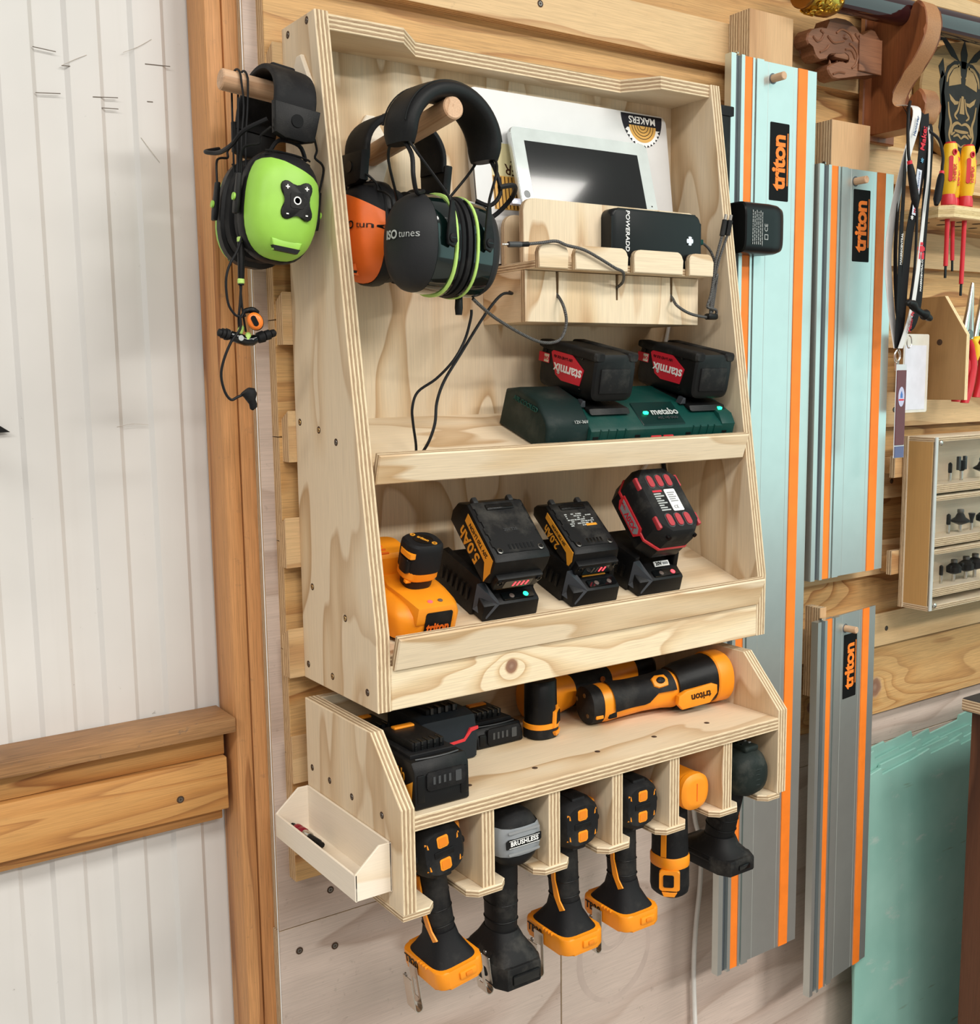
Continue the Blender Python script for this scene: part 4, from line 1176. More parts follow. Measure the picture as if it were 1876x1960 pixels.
for yy in (.024, .088):
    for k, xx in enumerate((-.0165, 0, .0165)):
        B().prism(rrect(-.0065, -.0115, .0065, .0115, .006), .0598, .0618, .0005, M=T(xx, yy, 0)).build('rib_surround', dark_grey, up)
        B().prism(rrect(-.0048, -.0095, .0048, .0095, .0042), .0615, .0632, .0005, M=T(xx, yy, 0)).build('red_rib', dull_red, up)
    for sx in (-1, 1):
        B().box((sx * .0365, yy, .0565), (.006, .020, .008), .002, M=None).build('red_rib', dull_red, up)
wl = B().prism(rrect(.000, .038, .020, .074, .002), .0608, .0614).build('label', white, up)
text('CE', .007, dark_grey, wl, T(.008, .044, .0615), 'ce_mark', depth=.0002)
pr = B()
for r_ in range(5): pr.box2((.003, .053 + .0035 * r_, .0613), (.017 - .003 * (r_ % 2), .0548 + .0035 * r_, .0616))
pr.build('small_print', mid_grey, wl)
pr = B()
for r_ in range(8): pr.box2((-.021, .040 + .0038 * r_, .0608), (-.004 - .004 * (r_ % 3), .0420 + .0038 * r_, .0612))
pr.build('small_print', grey_print, up)
B().box2((-.021, .0705, .0608), (-.004, .0735, .0613)).build('label', redmat, up)
for sx in (-.024, .024):
    B().lathe([(.0032, 0), (.0032, .006), (.001, .006)], 12, M=T(sx, .006, .050) @ R(70, 'X')).build('screw_well', black_gloss, up)
F = frame((-.0438, .058, .021), (0, -1, 0), ZA)
sl = B().prism([(-.030, .010), (.026, .010), (.032, .002), (.026, -.010), (-.022, -.010), (-.030, -.002)], -.002, .0006, M=F).build('side_label', red, xp)
sl2 = B().prism([(-.026, .007), (.023, .007), (.028, .0), (.023, -.007), (-.020, -.007)], .0006, .001, M=F).build('label', mid_grey, sl)
text('X20V', .0125, redmat, sl2, F @ T(.006, .0, .0012) @ R(180, 'Z'), 'lettering', .03, depth=.0002)
text('TEAM', .005, redmat, sl2, F @ T(-.018, .002, .0012) @ R(180, 'Z'), 'lettering', .02, depth=.0002)
F4 = frame((.013, .0225, .0338), XA, (0, .8, .6))
for o in bpy.data.objects:
    if o.get('label', '').startswith('black charger under the red-trimmed'):
        l4 = B().prism(rect(-.014, -.004, .014, .004), 0, .0014, M=F4).build('label', white, o)
        text('20V', .0075, black, l4, F4 @ T(-.006, 0, .0016), 'lettering', .03, depth=.0002)
        B().box2((.002, -.002, .0014), (.012, .002, .0017)).build('print_bar', mid_grey, l4).matrix_local = F4
# ------------------------------------------------------------------ drills hanging in the rack slots
SX = [.0507, .1554, .256, .357, .457, .561]
def ysecs(prof, zc=0.0, xc=0.0, p=2.4, n=28):
    """sections along y: (y, half width, half height[, dz])"""
    return [sec((xc, q[0], zc + (q[3] if len(q) > 3 else 0)), XA, ZA, q[1], q[2], p, n) for q in prof]
def chuck(root, zc, y0, mat=None):
    B().loft(ysecs([(y0, .024, .024), (y0 + .006, .026, .026), (y0 + .018, .026, .026), (y0 + .03, .022, .022), (y0 + .045, .016, .016), (y0 + .052, .009, .009)], zc, n=24)).build('chuck', mat or black, root)
def clip(root, M):
    """bent steel belt clip: two hanging leaves joined by a fold at the bottom"""
    o = B()
    for (x0, x1) in ((-.010, -.0040), (.0040, .010)): o.box2((x0, -.036, 0), (x1, -.010, .0012), .0003, 1)
    o.box2((-.010, -.0105, 0), (.010, .008, .0012), .0003, 1); o.box2((-.010, -.046, 0), (.010, -.0355, .0012), .0003, 1)
    o.loft([[V(-.010, -.0455 - r * math.sin(a), .0055 - r * math.cos(a)) for r in (.0055, .0043)] + [V(.010, -.0455 - r * math.sin(a), .0055 - r * math.cos(a)) for r in (.0043, .0055)] for a in [PI * i / 8 for i in range(9)]])
    o.box2((-.010, -.046, .0098), (.010, -.004, .011), .0003, 1)
    c_ = o.build('belt_clip', steel, root); c_.matrix_local = M
    B().lathe([(.0028, .011), (.0028, .0122), (.001, .0122)], 12).build('clip_screw', steel_d, c_)
def grip(root, y0, z0, y1, z1, a0=.017, b0=.022, mat=None, rings=3):
    """rubber handle between two points, with moulded rings"""
    b = B()
    P0, P1 = V(0, y0, z0), V(0, y1, z1)
    d = (P1 - P0).normalized(); f = Vector((1, 0, 0)).cross(d).normalized()
    n = 12
    secs = []
    for i in range(n + 1):
        t = i / n
        bul = 1 + .06 * math.sin(PI * t)
        secs.append(sec(P0.lerp(P1, t), XA, f, a0 * bul, b0 * bul * (1.12 - .18 * min(1, t * 2)), 2.6, 24))
    b.loft(secs)
    o = b.build('grip', mat or black2, root)
    for k in range(rings):
        t = .38 + .2 * k
        c = P0.lerp(P1, t)
        q = sec(c, XA, f, a0 * 1.065, b0 * 1.0, 2.6, 32)
        B().tube(q + [q[0]], .0007, 5).build('grip_ring', black, o)
    return o
def t20_drill(xc, label, M):
    o = thing('cordless_drill', label, 'drill', M, 'orange and black drills in the rack slots')
    # origin: centre of the rear cap face; chuck towards +y, handle down
    B().loft(ysecs([(.025, .029, .030), (.06, .0315, .033), (.095, .029, .030), (.12, .023, .024), (.132, .022, .023)], 0)).build('motor_housing', orange, o)
    B().loft(ysecs([(.132, .023, .024), (.138, .024, .025), (.152, .023, .024)], 0)).build('torque_collar', black, o)
    chuck(o, 0, .152)
    cap = B()
    cap.loft(ysecs([(.046, .029, .030), (.042, .033, .0335), (.020, .0335, .0340), (.007, .031, .0315), (.0, .025, .026)], 0, p=2.7, n=32))
    cap = cap.build('rear_cap', black2, o)
    inset = bpy.data.materials.get('orange_shade') or plain('orange_shade', (226, 128, 18), .45)
    for sz in (-1, 1):
        B().box((0, .021, sz * .0312), (.022, .028, .008), .003).build('bumper', black2, cap)
        F = frame((0, .0015, sz * .0142), XA, ZA)
        q = B().prism(rrect(-.0076, -.0072, .0076, .0072, .0024), -.004, .0022, .001, 2, M=F).build('vent_square', orange, cap)
        B().prism(rrect(-.0054, -.005, .0054, .005, .0018), .002, .0027, M=F).build('vent_inset', inset, q)
        for sx in (-1, 1):
            F = frame((sx * .0212, .0022, sz * .014), XA, ZA) @ R(sx * 24, 'Y')
            B().prism([(-.003, -.003), (.003, -.003), (.0018, .004), (-.0018, .004)], -.003, .002, .0006, M=F).build('vent_triangle', orange, cap)
            F = frame((sx * .0325, .030, sz * .0125), (0, -sx, 0), ZA)
            B().prism(rrect(-.013, -.0075, .009, .0075, .002), -.004, .0022, .0008, M=F).build('side_vent', orange, cap)
    B().box((0, .0008, 0), (.027, .004, .008), .0015).build('centre_bar', black, cap)
    for sx in (-1, 1): B().box((sx * .0315, .021, 0), (.007, .026, .009), .003).build('bumper', black2, cap)
    g = grip(o, .046, -.026, .040, -.128, .0165, .0205)
    B().prism([(-.010, .030), (-.003, .030), (-.002, -.014), (.006, -.040), (.014, -.050), (.006, -.054), (-.004, -.036), (-.008, -.014)], .0, .0022, M=frame((-.0172, .034, -.068), (0, -1, 0), ZA) @ R(8, 'Y')).build('grip_flash', orange, g)
    B().loft(ysecs([(.066, .007, .011), (.075, .008, .013), (.082, .006, .010)], -.046, p=3)).build('trigger', black, o)
    ft = B()
    ft.loft([sec((0, y, z), XA, YA, a, c, pp, 28) for z, y, a, c, pp in ((-.112, .041, .0172, .0215, 2.6), (-.126, .041, .0195, .025, 2.8), (-.140, .042, .026, .035, 3.5), (-.149, .043, .0305, .041, 5))])
    ft.build('foot', black2, o)
    bs = B(); bs.prism(rrect(-.033, -.003, .033, .090, .014, 5), -.170, -.147, .003, 2); bs = bs.build('battery_shoe', orange, o)
    lt = B(); lt.box((.006, -.0035, -.158), (.024, .005, .010), .002); lt = lt.build('latch_block', orange, bs)
    B().box((.006, -.0062, -.1578), (.009, .003, .0055), .001).build('latch_pin', inset, lt)
    for k in range(4): B().box((-.0333, .026 + .006 * k, -.1476), (.004, .0032, .004), .0006).build('shoe_notch', orange, bs)
    text('TB20', .0145, black, bs, frame((-.0334, .055, -.157), (0, -1, 0), ZA) @ T(-.008, 0, .0002), 'lettering', .02, depth=.0002)
    return o
def drill_at(x, z, tilt, y=-.197): return T(x, y, z) @ R(tilt, 'Y')
o = t20_drill(SX[0], 'orange and black drill in the first rack slot beside the parts tray', drill_at(.0495, -.160, -8))
clip(o, frame((-.0345, .058, -.166), (0, -1, 0), ZA)); clip(o, frame((.0345, .020, -.162), (0, 1, 0), ZA))
o = t20_drill(SX[2], 'orange and black drill in the third slot, next to the grey-capped drill', drill_at(.2562, -.179, -1))
clip(o, frame((-.0345, .052, -.162), (0, -1, 0), ZA))
o = t20_drill(SX[3], 'orange and black drill in the fourth slot, next to the all-orange driver', drill_at(.3580, -.178, 0))
clip(o, frame((-.0345, .052, -.162), (0, -1, 0), ZA))

d2 = thing('cordless_drill', 'black drill with grey brushless end cap in the second slot', 'drill', T(SX[1], .0245, .0075))
zc = -.178
B().loft(ysecs([(-.19, .031, .032), (-.14, .030, .032), (-.10, .026, .027), (-.09, .024, .025)], zc)).build('motor_housing', black_dusty, d2)
chuck(d2, zc, -.092)
B().loft(ysecs([(-.186, .031, .032), (-.19, .0345, .0365), (-.212, .0345, .0365), (-.224, .030, .0325), (-.230, .023, .025), (-.232, .014, .016)], zc, p=2.2, n=36)).build('rear_cap', black2, d2)
gfull = B().loft(ysecs([(-.190, .0352, .0372), (-.212, .0354, .0374), (-.2245, .0312, .0337), (-.2312, .0245, .0265), (-.2335, .015, .017)], zc, p=2.2, n=48))
gb = split(gfull, (0, 0, zc + .0195), (0, 0, 1))[0]
gb = split(gb, (0, 0, zc - .0155), (0, 0, 1))[1]
gb = gb.build('grey_band', plain('grey_cap', (134, 138, 142), .45, grain=.15), d2, 50)
Fb = frame((0, -.2333, zc + .002), XA, ZA)
pl = B().prism([(-.0255, -.0062), (.0225, -.0062), (.026, -.003), (.026, .0052), (-.0225, .0052), (-.026, .003)], .0, .0012, M=Fb @ T(0, 0, -.001)).build('name_plate', black, gb)
text('BRUSHLESS', .0078, white, pl, Fb @ T(0, -.0003, .0014), 'lettering', .03, depth=.0002, space=1.08)
for zz in (-.0050, .0042): B().box((0, zz, .0014), (.045, .0005, .0004)).build('line', white, pl).matrix_local = Fb
for zz in (-.0135, .0135): B().prism(rrect(-.023, -.0015, .023, .0015, .001), .0, .0014, .0005, M=Fb @ T(0, zz, 0)).build('band_rib', mid_grey, gb)
grip(d2, -.182, -.207, -.182, -.318, .0175, .022, black_dusty, 4)
B().loft(ysecs([(-.160, .008, .012), (-.152, .009, .015), (-.146, .007, .011)], -.232, p=3)).build('trigger', black, d2)
ft = B(); ft.loft([sec((0, y, z), XA, YA, a, c, pp, 28) for z, y, a, c, pp in ((-.306, -.182, .0185, .024, 2.6), (-.318, -.182, .023, .031, 3.2), (-.330, -.184, .030, .042, 4.5), (-.337, -.184, .032, .045, 6))]); ft.build('foot', black_dusty, d2)
sh_ = B(); sh_.prism([(-.034, -.148), (-.034, -.216), (-.025, -.232), (.025, -.232), (.034, -.216), (.034, -.148), (.027, -.136), (-.027, -.136)], -.366, -.336, .004, 2); sh_ = sh_.build('battery_shoe', black_dusty, d2)
B().box((.002, -.2325, -.352), (.040, .005, .013), .002).build('latch', black_gloss, sh_)
for sx in (-1, 1): B().box((sx * .034, -.18, -.348), (.007, .045, .014), .003).build('side_grip', black2, sh_)

# orange 12 V driver
d5 = thing('cordless_drill', 'compact all-orange driver with oval handle in the fifth slot', 'drill', T(.4625, .0185, -.012) @ Matrix.Diagonal((.93, .93, .93, 1)))
zc = -.186
B().loft(ysecs([(-.219, .0255, .0255), (-.216, .027, .027), (-.16, .028, .028), (-.10, .027, .027), (-.07, .022, .022)], zc)).build('motor_housing', orange, d5)
ec = B().loft(ysecs([(-.212, .027, .027), (-.214, .0282, .0282), (-.222, .0275, .0275), (-.226, .0215, .0215), (-.2265, .018, .018)], zc, n=28)).build('end_cap', orange, d5)
B().box((0, -.2268, zc), (.0012, .0008, .027)).build('cap_slot', orange2, ec)
for sx in (-1, 1):
    B().box((sx * .0265, -.205, zc + .006), (.004, .004, .013), .001).build('vent_slot', black, d5)
    B().prism(rrect(-.014, -.012, .010, .010, .003), -.003, .0012, .001, M=frame((sx * .0275, -.172, zc), (0, -sx, 0), ZA)).build('side_pad', black2, d5)
chuck(d5, zc, -.072)
hd = B()
HP = [(-.200, -.168, .0215, .0255), (-.225, -.168, .0235, .027), (-.285, -.170, .0245, .0275), (-.300, -.170, .025, .028)]
hd.loft([sec((0, y, z), XA, YA, a, c, 2.5, 28) for z, y, a, c in HP]); hd = hd.build('handle', black2, d5)
B().prism([(-.0035, .0), (.0035, 0), (.0045, -.075), (-.0045, -.075)], .0, .002, M=frame((-.0228, -.181, -.222), (0, -1, 0), ZA) @ R(20, 'Y')).build('handle_stripe', orange, hd)
B().loft([sec((0, y, z), XA, YA, a, c, 2.5, 28) for z, y, a, c in ((-.298, -.170, .0255, .0285), (-.301, -.170, .0268, .0297), (-.313, -.170, .0268, .0297), (-.316, -.170, .026, .029))]).build('collar', orange, d5)
bt_ = B().loft([sec((0, y, z), XA, YA, a, c, 2.5, 28) for z, y, a, c in ((-.314, -.170, .026, .029), (-.350, -.170, .0265, .0295), (-.358, -.170, .025, .028), (-.362, -.170, .021, .024))]).build('battery_cap', black2, d5)
F = frame((-.0195, -.1925, -.332), (.72, -.69, 0), ZA)
B().prism(rrect(-.017, -.016, .014, .016, .004), -.006, .0016, .001, M=F).build('release_frame', orange, bt_)
B().prism(rrect(-.011, -.0095, .005, .0095, .002), .0014, .0032, .0008, M=F).build('release_button', black, bt_)
B().prism([(-.013, .004), (.010, .004), (.006, -.003), (-.010, -.003)], -.006, .0016, .0006, M=F @ T(0, -.0225, 0)).build('cap_flash', orange, bt_)

# black and green drill with its pack on
d6 = thing('cordless_drill', 'black drill with slim battery fitted in the last slot on the right', 'drill', T(.566, .012, -.010) @ Matrix.Diagonal((.93, .93, .93, 1)))
zc = -.182
dgb = plain('green_black_rubber', (28, 36, 34), .6, grain=.3, dust=.15)
B().loft(ysecs([(-.19, .034, .036), (-.14, .033, .035), (-.09, .028, .030), (-.065, .025, .026)], zc)).build('motor_housing', dark_green, d6)
chuck(d6, zc, -.067, black_dusty)
rc = B().loft(ysecs([(-.170, .034, .036), (-.174, .0375, .0395), (-.205, .0375, .0395), (-.222, .034, .036), (-.234, .025, .027), (-.238, .014, .016)], zc, p=2.3, n=36)).build('rear_cap', dgb, d6)
for k in range(4):
    zz = zc + .010 - .008 * k
    w_ = .026 - .002 * k
    B().tube([(w_ * math.sin(a), -.209 - .0285 * math.cos(a), zz) for a in [-1.25 + .25 * i for i in range(11)]], .0015, 6).build('cooling_fin', dgb, rc)
B().box((0, -.195, zc + .039), (.030, .060, .010), .004).build('top_ridge', dgb, rc)
for k in range(5):
    for sx in (-1, 1): B().box((sx * .008, -.175 - .009 * k, zc + .0445), (.005, .003, .002), .0006).build('ridge_dot', mid_grey if sx > 0 else black, rc)
for k in range(4): B().box((-.031, -.178 - .008 * k, zc + .028), (.010, .004, .012), .0015).build('ridge_tooth', dgb, rc)
g = grip(d6, -.178, -.212, -.158, -.305, .0195, .0235, black_dusty, 3)
B().prism(rrect(-.003, -.010, .003, .010, .001), 0, .001, M=frame((-.0208, -.158, -.258), (0, -1, 0), ZA)).build('grip_tag', plain('tag_grey', (150, 158, 154), .5), g)
B().loft(ysecs([(-.148, .008, .012), (-.138, .009, .015), (-.130, .007, .011)], -.232, p=3)).build('trigger', black, d6)
ft = B(); ft.loft([sec((0, y, z), XA, YA, a, c, pp, 28) for z, y, a, c, pp in ((-.300, -.160, .0205, .025, 2.6), (-.314, -.155, .025, .035, 3.2), (-.326, -.150, .034, .056, 4.5))]); ft.build('foot', black_dusty, d6)
bt_ = B(); bt_.prism([(-.036, -.1), (-.036, -.19), (-.026, -.209), (.026, -.209), (.036, -.19), (.036, -.1), (.03, -.088), (-.03, -.088)], -.351, -.325, .004, 2); bt_ = bt_.build('battery', black_dusty, d6)
B().box((.004, -.2095, -.339), (.024, .004, .008), .0015).build('release_button', black_gloss, bt_)
for sx in (-1, 1): B().box((sx * .036, -.145, -.331), (.005, .06, .006), .002).build('slide_rail', black, bt_)

# white lead hanging on the painted panel behind the drills
wc = thing('power_cable', 'white mains lead hanging down the painted panel behind the drills', 'cable', (.75, .09, -.4))
B().tube([(-.02, .005, .19), (-.012, .006, .08), (-.006, .002, .0124), (.0039, .003, -.0188), (.0111, .003, -.0594), (.0096, .003, -.1174), (.0006, .003, -.1933), (-.0033, .003, -.2713), (.0011, .003, -.3731), (.012, .003, -.60), (.0, .003, -.9)], .0042, 10, sub=5).build('cord', white_cable, wc)

# ------------------------------------------------------------------ things on the rack's top shelf
ZS = -.1013
def up_pack(x0, x1, y0, y1, h, label, tall=True, side_print=False):
    o = thing('battery_pack', label, 'battery', ((x0 + x1) / 2, y0, ZS), 'spare batteries on the rack shelf')
    a, l = (x1 - x0) / 2, y1 - y0
    b = B(); xprism(b, [(0, .002), (.001, h - .010), (.008, h), (l - .008, h), (l, h - .01), (l, .002), (l - .002, 0), (.002, 0)], -a, a, .003, 2)
    b.build('body', black, o)
    B().prism([(-a + .006, .020), (a - .006, .020), (a - .010, l - .004), (-a + .010, l - .004)], h - .001, h + .004, .001, M=None).build('deck', black2, o)
    tb_ = B().box2((-.022, .030, h + .003), (.022, l - .012, h + .014), .0015).build('terminal_block', black, o)
    for k in range(5): B().box2((-.019 + .0085 * k, .0285, h + .004), (-.0165 + .0085 * k, .042, h + .0146)).build('terminal_slot', black_gloss, tb_)
    B().box2((-.014, l - .028, h + .013), (.014, l - .018, h + .0165), .0012).build('release_button', orange, tb_)
    B().tube([(-a + .008, .012, h + .001), (-.01, .008, h + .0015), (.01, .008, h + .0015), (a - .008, .012, h + .001)], .001, 6, sub=4).build('deck_rim', dark_grey, o)
    zf = h * .58
    fr = B().prism(rrect(-.024, -.011, .028, .011, .004), 0, .0028, .0012, 2, M=frame((.002, .0006, zf), XA, ZA)).build('gauge_panel', black2, o)
    for k in range(4): B().box2((-.016 + .007 * k, -.004, .0028), (-.013 + .007 * k, .005, .0033)).build('gauge_bar', dark_grey, fr).matrix_local = frame((.002, .0006, zf), XA, ZA)
    B().prism(rrect(.014, -.006, .022, .007, .001), .0026, .0035, M=frame((.002, .0006, zf), XA, ZA)).build('gauge_button', dark_grey, fr)
    for sx in (-1, 1): B().box((sx * (a - .008), .001, h * .45), (.010, .004, h * .6), .0015).build('end_rib', black, o)
    if side_print:
        F = frame((-a - .0001, l * .5, h * .5), (0, -1, 0), ZA)
        B().prism([(.01, -h * .3), (l * .42, -h * .42), (l * .46, h * .12), (.035, -h * .05)], -.002, .0005, M=F).build('label', amber, o)
        text('5.0Ah', h * .34, amber, o, F @ T(.012, h * .16, .0003), 'lettering', .02, depth=.0003)
    return o
up_pack(.0115, .0855, -.1985, -.085, .055, 'black battery with amber side print at the front left of the rack shelf', side_print=True)
up_pack(.1820, .2565, -.070, .012, .026, 'low black battery beside the standing oval battery on the rack shelf')
up_pack(.0085, .080, -.075, .018, .040, 'black battery half hidden at the back left of the rack shelf')
rp = thing('battery_pack', 'slate black battery with a red stripe in the middle of the rack shelf', 'battery', (.128, -.090, ZS))
b = B(); xprism(b, [(0, .002), (-.003, .030), (.004, .058), (.02, .062), (.085, .062), (.094, .05), (.094, 0), (.003, 0)], -.041, .041, .005, 2); b.build('body', plain('slate_black', (30, 36, 42), .5, grain=.2), rp)
B().prism([(-.041, .022), (.020, .026), (.030, .038), (.0405, .039), (.0405, .043), (.028, .042), (.018, .030), (-.041, .026)], 0, .0035, .0005, M=frame((0, .0005, 0), XA, ZA)).build('red_stripe', red, rp)
B().box2((-.024, .02, .061), (.024, .085, .070), .002).build('terminal_block', black, rp)
for k in range(4): B().box2((-.018 + .011 * k, .018, .062), (-.014 + .011 * k, .030, .0708)).build('terminal_slot', black_gloss, rp)

ov = thing('battery_pack', 'tall black oval battery with orange collar standing on the rack shelf', 'battery', (.2865, -.069, ZS))
B().loft([sec((0, 0, z), XA, YA, a, a * .92, 2.4, 28) for z, a in ((0, .0215), (.002, .0235), (.014, .0236))]).build('cap', black2, ov)
B().loft([sec((0, 0, z), XA, YA, a, a * .92, 2.4, 28) for z, a in ((.014, .0236), (.0145, .0242), (.021, .0242), (.0215, .023))]).build('collar', orange, ov)
bd = B().loft([sec((0, 0, z), XA, YA, a, a * .92, 2.4, 28) for z, a in ((.021, .0225), (.03, .0222), (.078, .0215), (.08, .02))]).build('body', black, ov)
F = frame((.0150, -.0168, .028), (.78, .62, 0), ZA)
q = B().prism([(-.013, -.012), (.012, -.012), (.012, .012), (.004, .012), (.004, .017), (-.003, .017), (-.003, .011), (-.009, .009)], -.004, .0012, .0008, M=F).build('release_frame', orange, ov)
B().prism([(-.007, -.008), (.008, -.008), (.008, .009), (-.003, .007)], .0010, .0028, .0006, M=F).build('release_button', black, q)
B().prism([(-.012, .003), (.011, .003), (.008, -.003), (-.008, -.003)], -.004, .0014, .0005, M=frame((.0148, -.0178, .007), (.78, .62, 0), ZA)).build('cap_flash', orange, ov)

# torch
tor = thing('torch', 'orange and black torch lying on its side on the rack shelf', 'torch', frame((.362, -.068, ZS + .0285), V(.233, -.034, .0085), (0, 0, 1)) @ R(-90, 'X') @ R(90, 'X'))
tor.matrix_world = frame((.362, -.068, ZS + .0275), V(.233, -.034, .0085), V(.034, .233, 0))
def xs(prof, p=2.3, n=32): return [sec((q[0], q[3] if len(q) > 3 else 0, q[4] if len(q) > 4 else 0), YA, ZA, q[1], q[2], p, n) for q in prof]
B().loft(xs([(.0, .020, .021), (.003, .0255, .0265), (.020, .026, .027), (.021, .025, .026)])).build('battery_cap', black2, tor)
B().loft(xs([(.021, .0255, .0265), (.03, .0262, .027), (.048, .0245, .0255), (.09, .0225, .0235), (.125, .0235, .0245), (.142, .026, .027), (.150, .025, .026)])).build('body', orange, tor)
B().loft(xs([(.146, .029, .030, 0, .001), (.160, .0315, .0325, 0, .003), (.195, .034, .0345, 0, .005), (.214, .035, .0355, 0, .006)])).build('head', black, tor)
B().loft(xs([(.210, .0355, .0358, 0, .006), (.212, .0372, .0374, 0, .006), (.234, .0372, .0374, 0, .006), (.238, .0345, .035, 0, .006)])).build('bezel', orange, tor)
gp = [(.040, -.006), (.052, -.012), (.062, -.0005), (.100, .000), (.108, .012), (.138, .016), (.140, .030), (.050, .030), (.034, .026)]
# rubber pad wrapped over the upper camera side of the body
pad = B()
rows = []
for i in range(15):
    t = i / 14
    x = .036 + .104 * t
    r = [.0262, .0255, .0245, .0238, .0232, .0230, .0230, .0231, .0233, .0236, .0239, .0243, .0252, .0262, .0270][i] + .0028
    lo_ = -18 + (22 * max(0, min(1, (t - .15) / .2))) * 0 + (30 * max(0, min(1, (t - .55) / .15)))
    rows.append([V(x, -r * math.cos(math.radians(lo_ + (120 - lo_) * k / 12)), r * math.sin(math.radians(lo_ + (120 - lo_) * k / 12))) for k in range(13)])
pad.raw([p for q in rows for p in q], [[i * 13 + k, i * 13 + k + 1, (i + 1) * 13 + k + 1, (i + 1) * 13 + k] for i in range(14) for k in range(12)])
pd = pad.build('rubber_pad', black2, tor, 60)
Fq = frame((.118, -.0165, .0185), XA, (0, .7, .72))
sw = B().prism([(-.013, -.006), (-.006, -.010), (.010, -.009), (.014, 0), (.010, .009), (-.006, .010), (-.013, .006)], -.004, .0042, .002, 2, M=Fq).build('switch_guard', orange, pd)
B().lathe([(.006, 0), (.006, .006), (.0045, .007), (0, .007)], 18, M=Fq @ Matrix.Diagonal((1.15, .85, 1, 1))).build('switch', black, sw)
Ft = frame((.172, -.0330, -.006), XA, ZA)
np_ = B().prism([(-.036, -.008), (-.028, -.017), (.020, -.015), (.034, -.002), (.034, .010), (.024, .014), (-.020, .010), (-.034, .004)], -.006, .0035, .002, 2, M=Ft).build('name_plate', orange, tor)
text('triton', .0150, plain('brown_print', (58, 34, 16), .5), np_, Ft @ T(.004, -.001, .0037) @ R(183, 'Z'), 'lettering', .03, depth=.0003)
for a in (.4, 1.9, -2.4): B().lathe([(.0032, 0), (.0032, .001), (.002, .0012)], 12, M=T(-.0002, .017 * math.cos(a), .017 * math.sin(a)) @ R(-90, 'Y')).build('cap_screw', plain('cap_screw_brown', (92, 64, 34), .4) if a == .4 else bpy.data.materials['cap_screw_brown'], tor)
B().box((.012, -.0225, -.0125), (.012, .006, .005), .001, M=None).build('cap_flash', orange, tor)
B().box((.034, -.0215, -.0135), (.014, .006, .010), .002).build('release_button', black, tor)

# second tool behind the torch
ot = thing('cordless_tool', 'orange and black cordless tool lying behind the torch on the rack shelf', 'power tool', frame((.300, -.012, ZS + .0305), V(.25, .006, .012), V(-.006, .25, 0)))
B().loft(xs([(.0, .018, .018), (.006, .027, .028), (.04, .029, .030), (.065, .025, .026), (.09, .021, .022)])).build('body', orange, ot)
B().loft(xs([(.075, .0225, .0235), (.085, .024, .025), (.14, .023, .024), (.150, .021, .022)])).build('rubber_grip', black2, ot)
B().loft(xs([(.145, .020, .021), (.16, .024, .025), (.195, .024, .026), (.20, .022, .024)])).build('gear_case', orange, ot)
B().loft(xs([(.198, .021, .022), (.205, .024, .026), (.235, .022, .024), (.245, .014, .016)])).build('head', black, ot)
q = B().box((.012, -.0265, -.002), (.018, .006, .022), .002).build('vent_pad', black, ot)
for k in range(4): B().box((.012, -.0298, -.008 + .005 * k), (.012, .001, .0016)).build('vent_rib', dark_grey, q)
B().lathe([(.0045, 0), (.0045, .0012), (.003, .0014), (.003, .0006)], 14, M=frame((.128, -.0225, .010), XA, ZA)).build('lanyard_ring', plain('ring_orange', (176, 96, 30), .5), ot)
